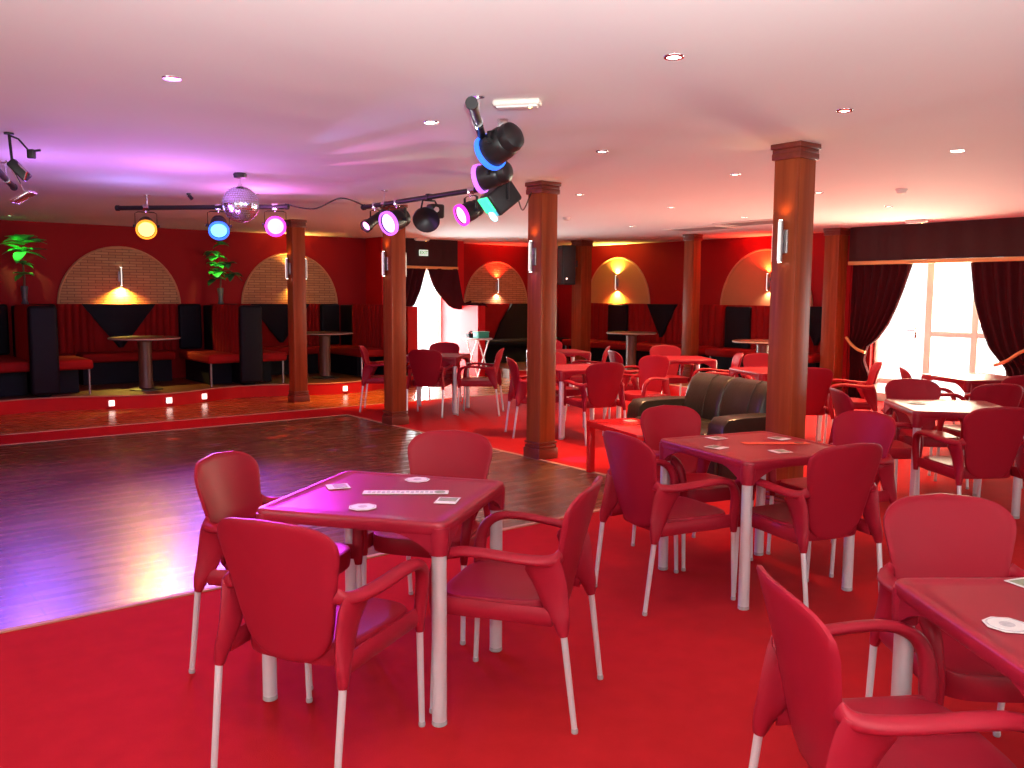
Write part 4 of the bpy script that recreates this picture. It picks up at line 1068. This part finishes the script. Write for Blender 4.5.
# ================================================================== LIGHT
def area(name, p, aim, sx, sy, power, col):
    return light('AREA', name, p, power, col, shape='RECTANGLE', size=sx, size_y=sy, aim=aim)
DAY = (1.0, .95, .90)
U3 = Vector((UX, UY, 0)); V3 = Vector((-UY, UX, 0))
p = room(PA+1.0, 5.6, 1.25); area('daylight_right', p, p-U3*5+Vector((0, 0, .5)), 2.6, 2.3, 1120, (1, .80, .54))
p = room(8.92, 15.2, 1.1); area('daylight_door', p, p-V3*5+Vector((0, 0, .8)), 1.5, 2.1, 900, (.93, 1, 1))
p = room(PA+.8, 1.45, 1.15); area('daylight_right_near', p, p-U3*5, 2.3, 2.1, 110, (1, .92, .84))
p = room(2.5, B0-.7, 1.4); area('fill_rear', p, p+V3*5, 8.0, 2.0, 90, DAY)  # added fill through the unseen rear window
p = room(A0-.7, 1.6, 1.45); area('fill_side', p, p+U3*5, 5.8, 1.9, 90, DAY)  # likewise added, foreground fill from the unseen side window
# the photographer's flash, turned up to bounce off the ceiling
light('SPOT', 'camera_flash', (.05, -.12, 1.62), 1120, (.93, 1, .97), spot_size=RA(125), spot_blend=.8, shadow_soft_size=.03, aim=(.1, .75, 2.6))
light('SPOT', 'camera_flash_direct', (.05, -.05, 1.66), 85, (1, .97, .95), spot_size=RA(95), spot_blend=.7, shadow_soft_size=.06, aim=(.2, 3.5, 1.0))
# stage lamps
cols = {'orange': ((1, .50, .06), 230, 46), 'blue': ((.30, .08, 1), 620, 58), 'magenta': ((.85, .03, 1), 560, 22), 'pinspot': ((1, .3, .7), 25, 25), 'purple': ((.5, .2, 1), 200, 50), 'pink': ((1, .15, .6), 80, 45), 'blue2': ((.1, .3, 1), 60, 50), 'purple2': ((.6, .2, 1), 60, 50)}
for t, c, ax, nm in lamps:
    col, pw, an = cols[nm]; q = c+ax*.20
    light('SPOT', 'stage_beam_'+nm, q, pw, col, spot_size=RA(an), spot_blend=.9, shadow_soft_size=.09, aim=q+ax)
q = room(1.35, 8.6, 2.15); light('SPOT', 'violet_floor_fill', q, 330, (.26, .10, 1), spot_size=RA(110), spot_blend=.8, shadow_soft_size=.08, aim=(-2.9, 6.0, 0))  # added violet beam at the bar end, no fixture there; tints the floor
q = on_bar(1, .90)+Vector((.22, .05, -.06)); light('SPOT', 'pink_pool', q, 450, (.75, .08, 1), spot_size=RA(9), spot_blend=.8, shadow_soft_size=.03, aim=(.62, 8.05, 0))  # extra beam without a lamp of its own, added for the pool by the column
# added point lights for scatter off the LED heads, mirror ball and floor
for nm, p, pw, col in (('ball_scatter', room(2.35, 7.35, 2.05), 16, (.72, .22, 1)), ('bar_spill_magenta', room(3.45, 8.5, 2.2), 16, (1, .25, .95)), ('bar_spill_blue', room(2.3, 8.6, 2.1), 9, (.35, .3, 1)),
                       ('bar_spill_left', room(1.3, 7.6, 2.0), 14, (.55, .22, 1)), ('floor_scatter', room(2.2, 6.8, 1.2), 24, (.62, .25, 1))):
    light('POINT', nm, p, pw, col, shadow_soft_size=.15)
# ceiling spots
for a, b, k, lab in DL:
    col = {'r': (1, .15, .08), 'w': (1, .9, .8), 'o': (1, .50, .22), 'g': (.2, 1, .25)}[k]; p = room(a, b, ZC-.02)
    light('SPOT', 'ceiling_beam', p, {'g': 110, 'r': 70, 'w': 20, 'o': 330}[k], col, spot_size=RA(34 if k == 'g' else 95), spot_blend=.8, shadow_soft_size=.03, aim=room(2.27, 14.2, 2.02) if k == 'g' else p-Vector((0, 0, 1)))
# sconces
def updown(p, up, dn, cu, cd, size=140):
    if up: light('SPOT', 'sconce_up', p+Vector((0, 0, .15)), up, cu, spot_size=RA(size), spot_blend=1, shadow_soft_size=.02, aim=p+Vector((0, 0, 1)))
    if dn: light('SPOT', 'sconce_down', p-Vector((0, 0, .15)), dn, cd, spot_size=RA(size), spot_blend=1, shadow_soft_size=.02, aim=p-Vector((0, 0, 1)))
Y = (1, .66, .10); RD = (1, .03, .01); WH = (1, .8, .6); OR = (1, .45, .08)
updown(room(3.66, B1-.065, 1.78), 0, 330, Y, Y); updown(room(6.46, B1-.065, 1.82), 70, 20, OR, Y); updown(room(10.98, B1-.065, 1.72), 120, 25, RD, WH)
updown(room(A1-.065, 12.63, 1.80), 200, 260, Y, Y); updown(room(A1-.065, 9.02, 1.78), 320, 14, RD, WH)
for i, (a, b) in enumerate(COLS): updown(room(a-hw_-.045, b, SZ), 2.2, 3 if i == 1 else 0, OR, RD)
p = room(5.14, 13.9, ZC-.03); light('SPOT', 'plant_spot', p-V3*.25, 70, (.25, 1, .2), spot_size=RA(30), spot_blend=.9, shadow_soft_size=.03, aim=room(5.05, 14.15, 1.9))
# mirror ball dots
bc = room(2.89, 7.45, ZC-.31); rnd = random.Random(11)
for k in range(12):
    a, b = 2.6+rnd.uniform(0, 2.4), 7.6+rnd.uniform(0, 2.1); col = (1, .08, .04) if (k % 2 == 0) else (.15, .12, 1)
    tgt = room(a, b, 0); d = (tgt-bc).normalized(); q = bc+d*.17
    light('SPOT', 'ball_glint', q, 900, col, spot_size=RA(3.0), spot_blend=.5, shadow_soft_size=.002, aim=tgt)
for (px, col, pw) in (((-.6, 5.0, ZC), (.3, .35, 1), 170), ((-.75, 6.0, ZC), (1, .3, .9), 150), ((-.55, 6.6, ZC), (.4, 1, .4), 60), ((-1.2, 7.0, ZC), (1, .2, .6), 60)):
    d = (Vector(px)-bc).normalized(); q = bc+d*.17
    light('SPOT', 'ball_streak', q, pw, col, spot_size=RA(11), spot_blend=1, shadow_soft_size=.01, aim=px)
p = room(6.3, 11.3, ZC-.03); light('SPOT', 'walkway_fill', p, 600, (1, .40, .06), spot_size=RA(64), spot_blend=.9, shadow_soft_size=.03, aim=p-Vector((0, 0, 1)))  # added warm light over the walkway, no ceiling fitting here
p = room(3.4, 11.35, ZC-.03); light('SPOT', 'riser_fill', p, 130, (1, .22, .10), spot_size=RA(110), spot_blend=.9, shadow_soft_size=.03, aim=p-Vector((0, 0, 1)))  # added reddish light to brighten riser and carpet strip, no fitting
# world
wd = bpy.data.worlds.new('sky'); SC.world = wd; wd.use_nodes = True
bg = wd.node_tree.nodes['Background']; bg.inputs['Color'].default_value = (.93, .97, 1, 1); bg.inputs['Strength'].default_value = 2.2
# ================================================================== CAMERA
F_PX, PITCH, ROLL, HC = 871.882, .101, .006, 1.5227
c_, s_ = math.cos(PITCH), math.sin(PITCH); cr, sr = math.cos(ROLL), math.sin(ROLL)
Rv = Vector((cr, sr*s_, sr*c_)); Uv = Vector((-sr, cr*s_, cr*c_)); Fv = Vector((0, c_, -s_))
cd = bpy.data.cameras.new('camera'); cam = bpy.data.objects.new('camera', cd); COL.objects.link(cam)
cd.sensor_fit = 'HORIZONTAL'; cd.sensor_width = 36; cd.lens = 36*F_PX/1024; cd.clip_start = .05; cd.clip_end = 100
cam.matrix_world = Matrix(((Rv.x, Uv.x, -Fv.x, 0), (Rv.y, Uv.y, -Fv.y, 0), (Rv.z, Uv.z, -Fv.z, HC), (0, 0, 0, 1)))
SC.camera = cam
SC.view_settings.view_transform = 'Standard'; SC.view_settings.look = 'None'; SC.view_settings.gamma = 1; SC.view_settings.exposure = 0.0
SC.view_settings.use_curve_mapping = False
SC.cycles.use_denoising = True; SC.cycles.max_bounces = 8; SC.cycles.diffuse_bounces = 5; SC.cycles.glossy_bounces = 4; SC.cycles.sample_clamp_indirect = 6
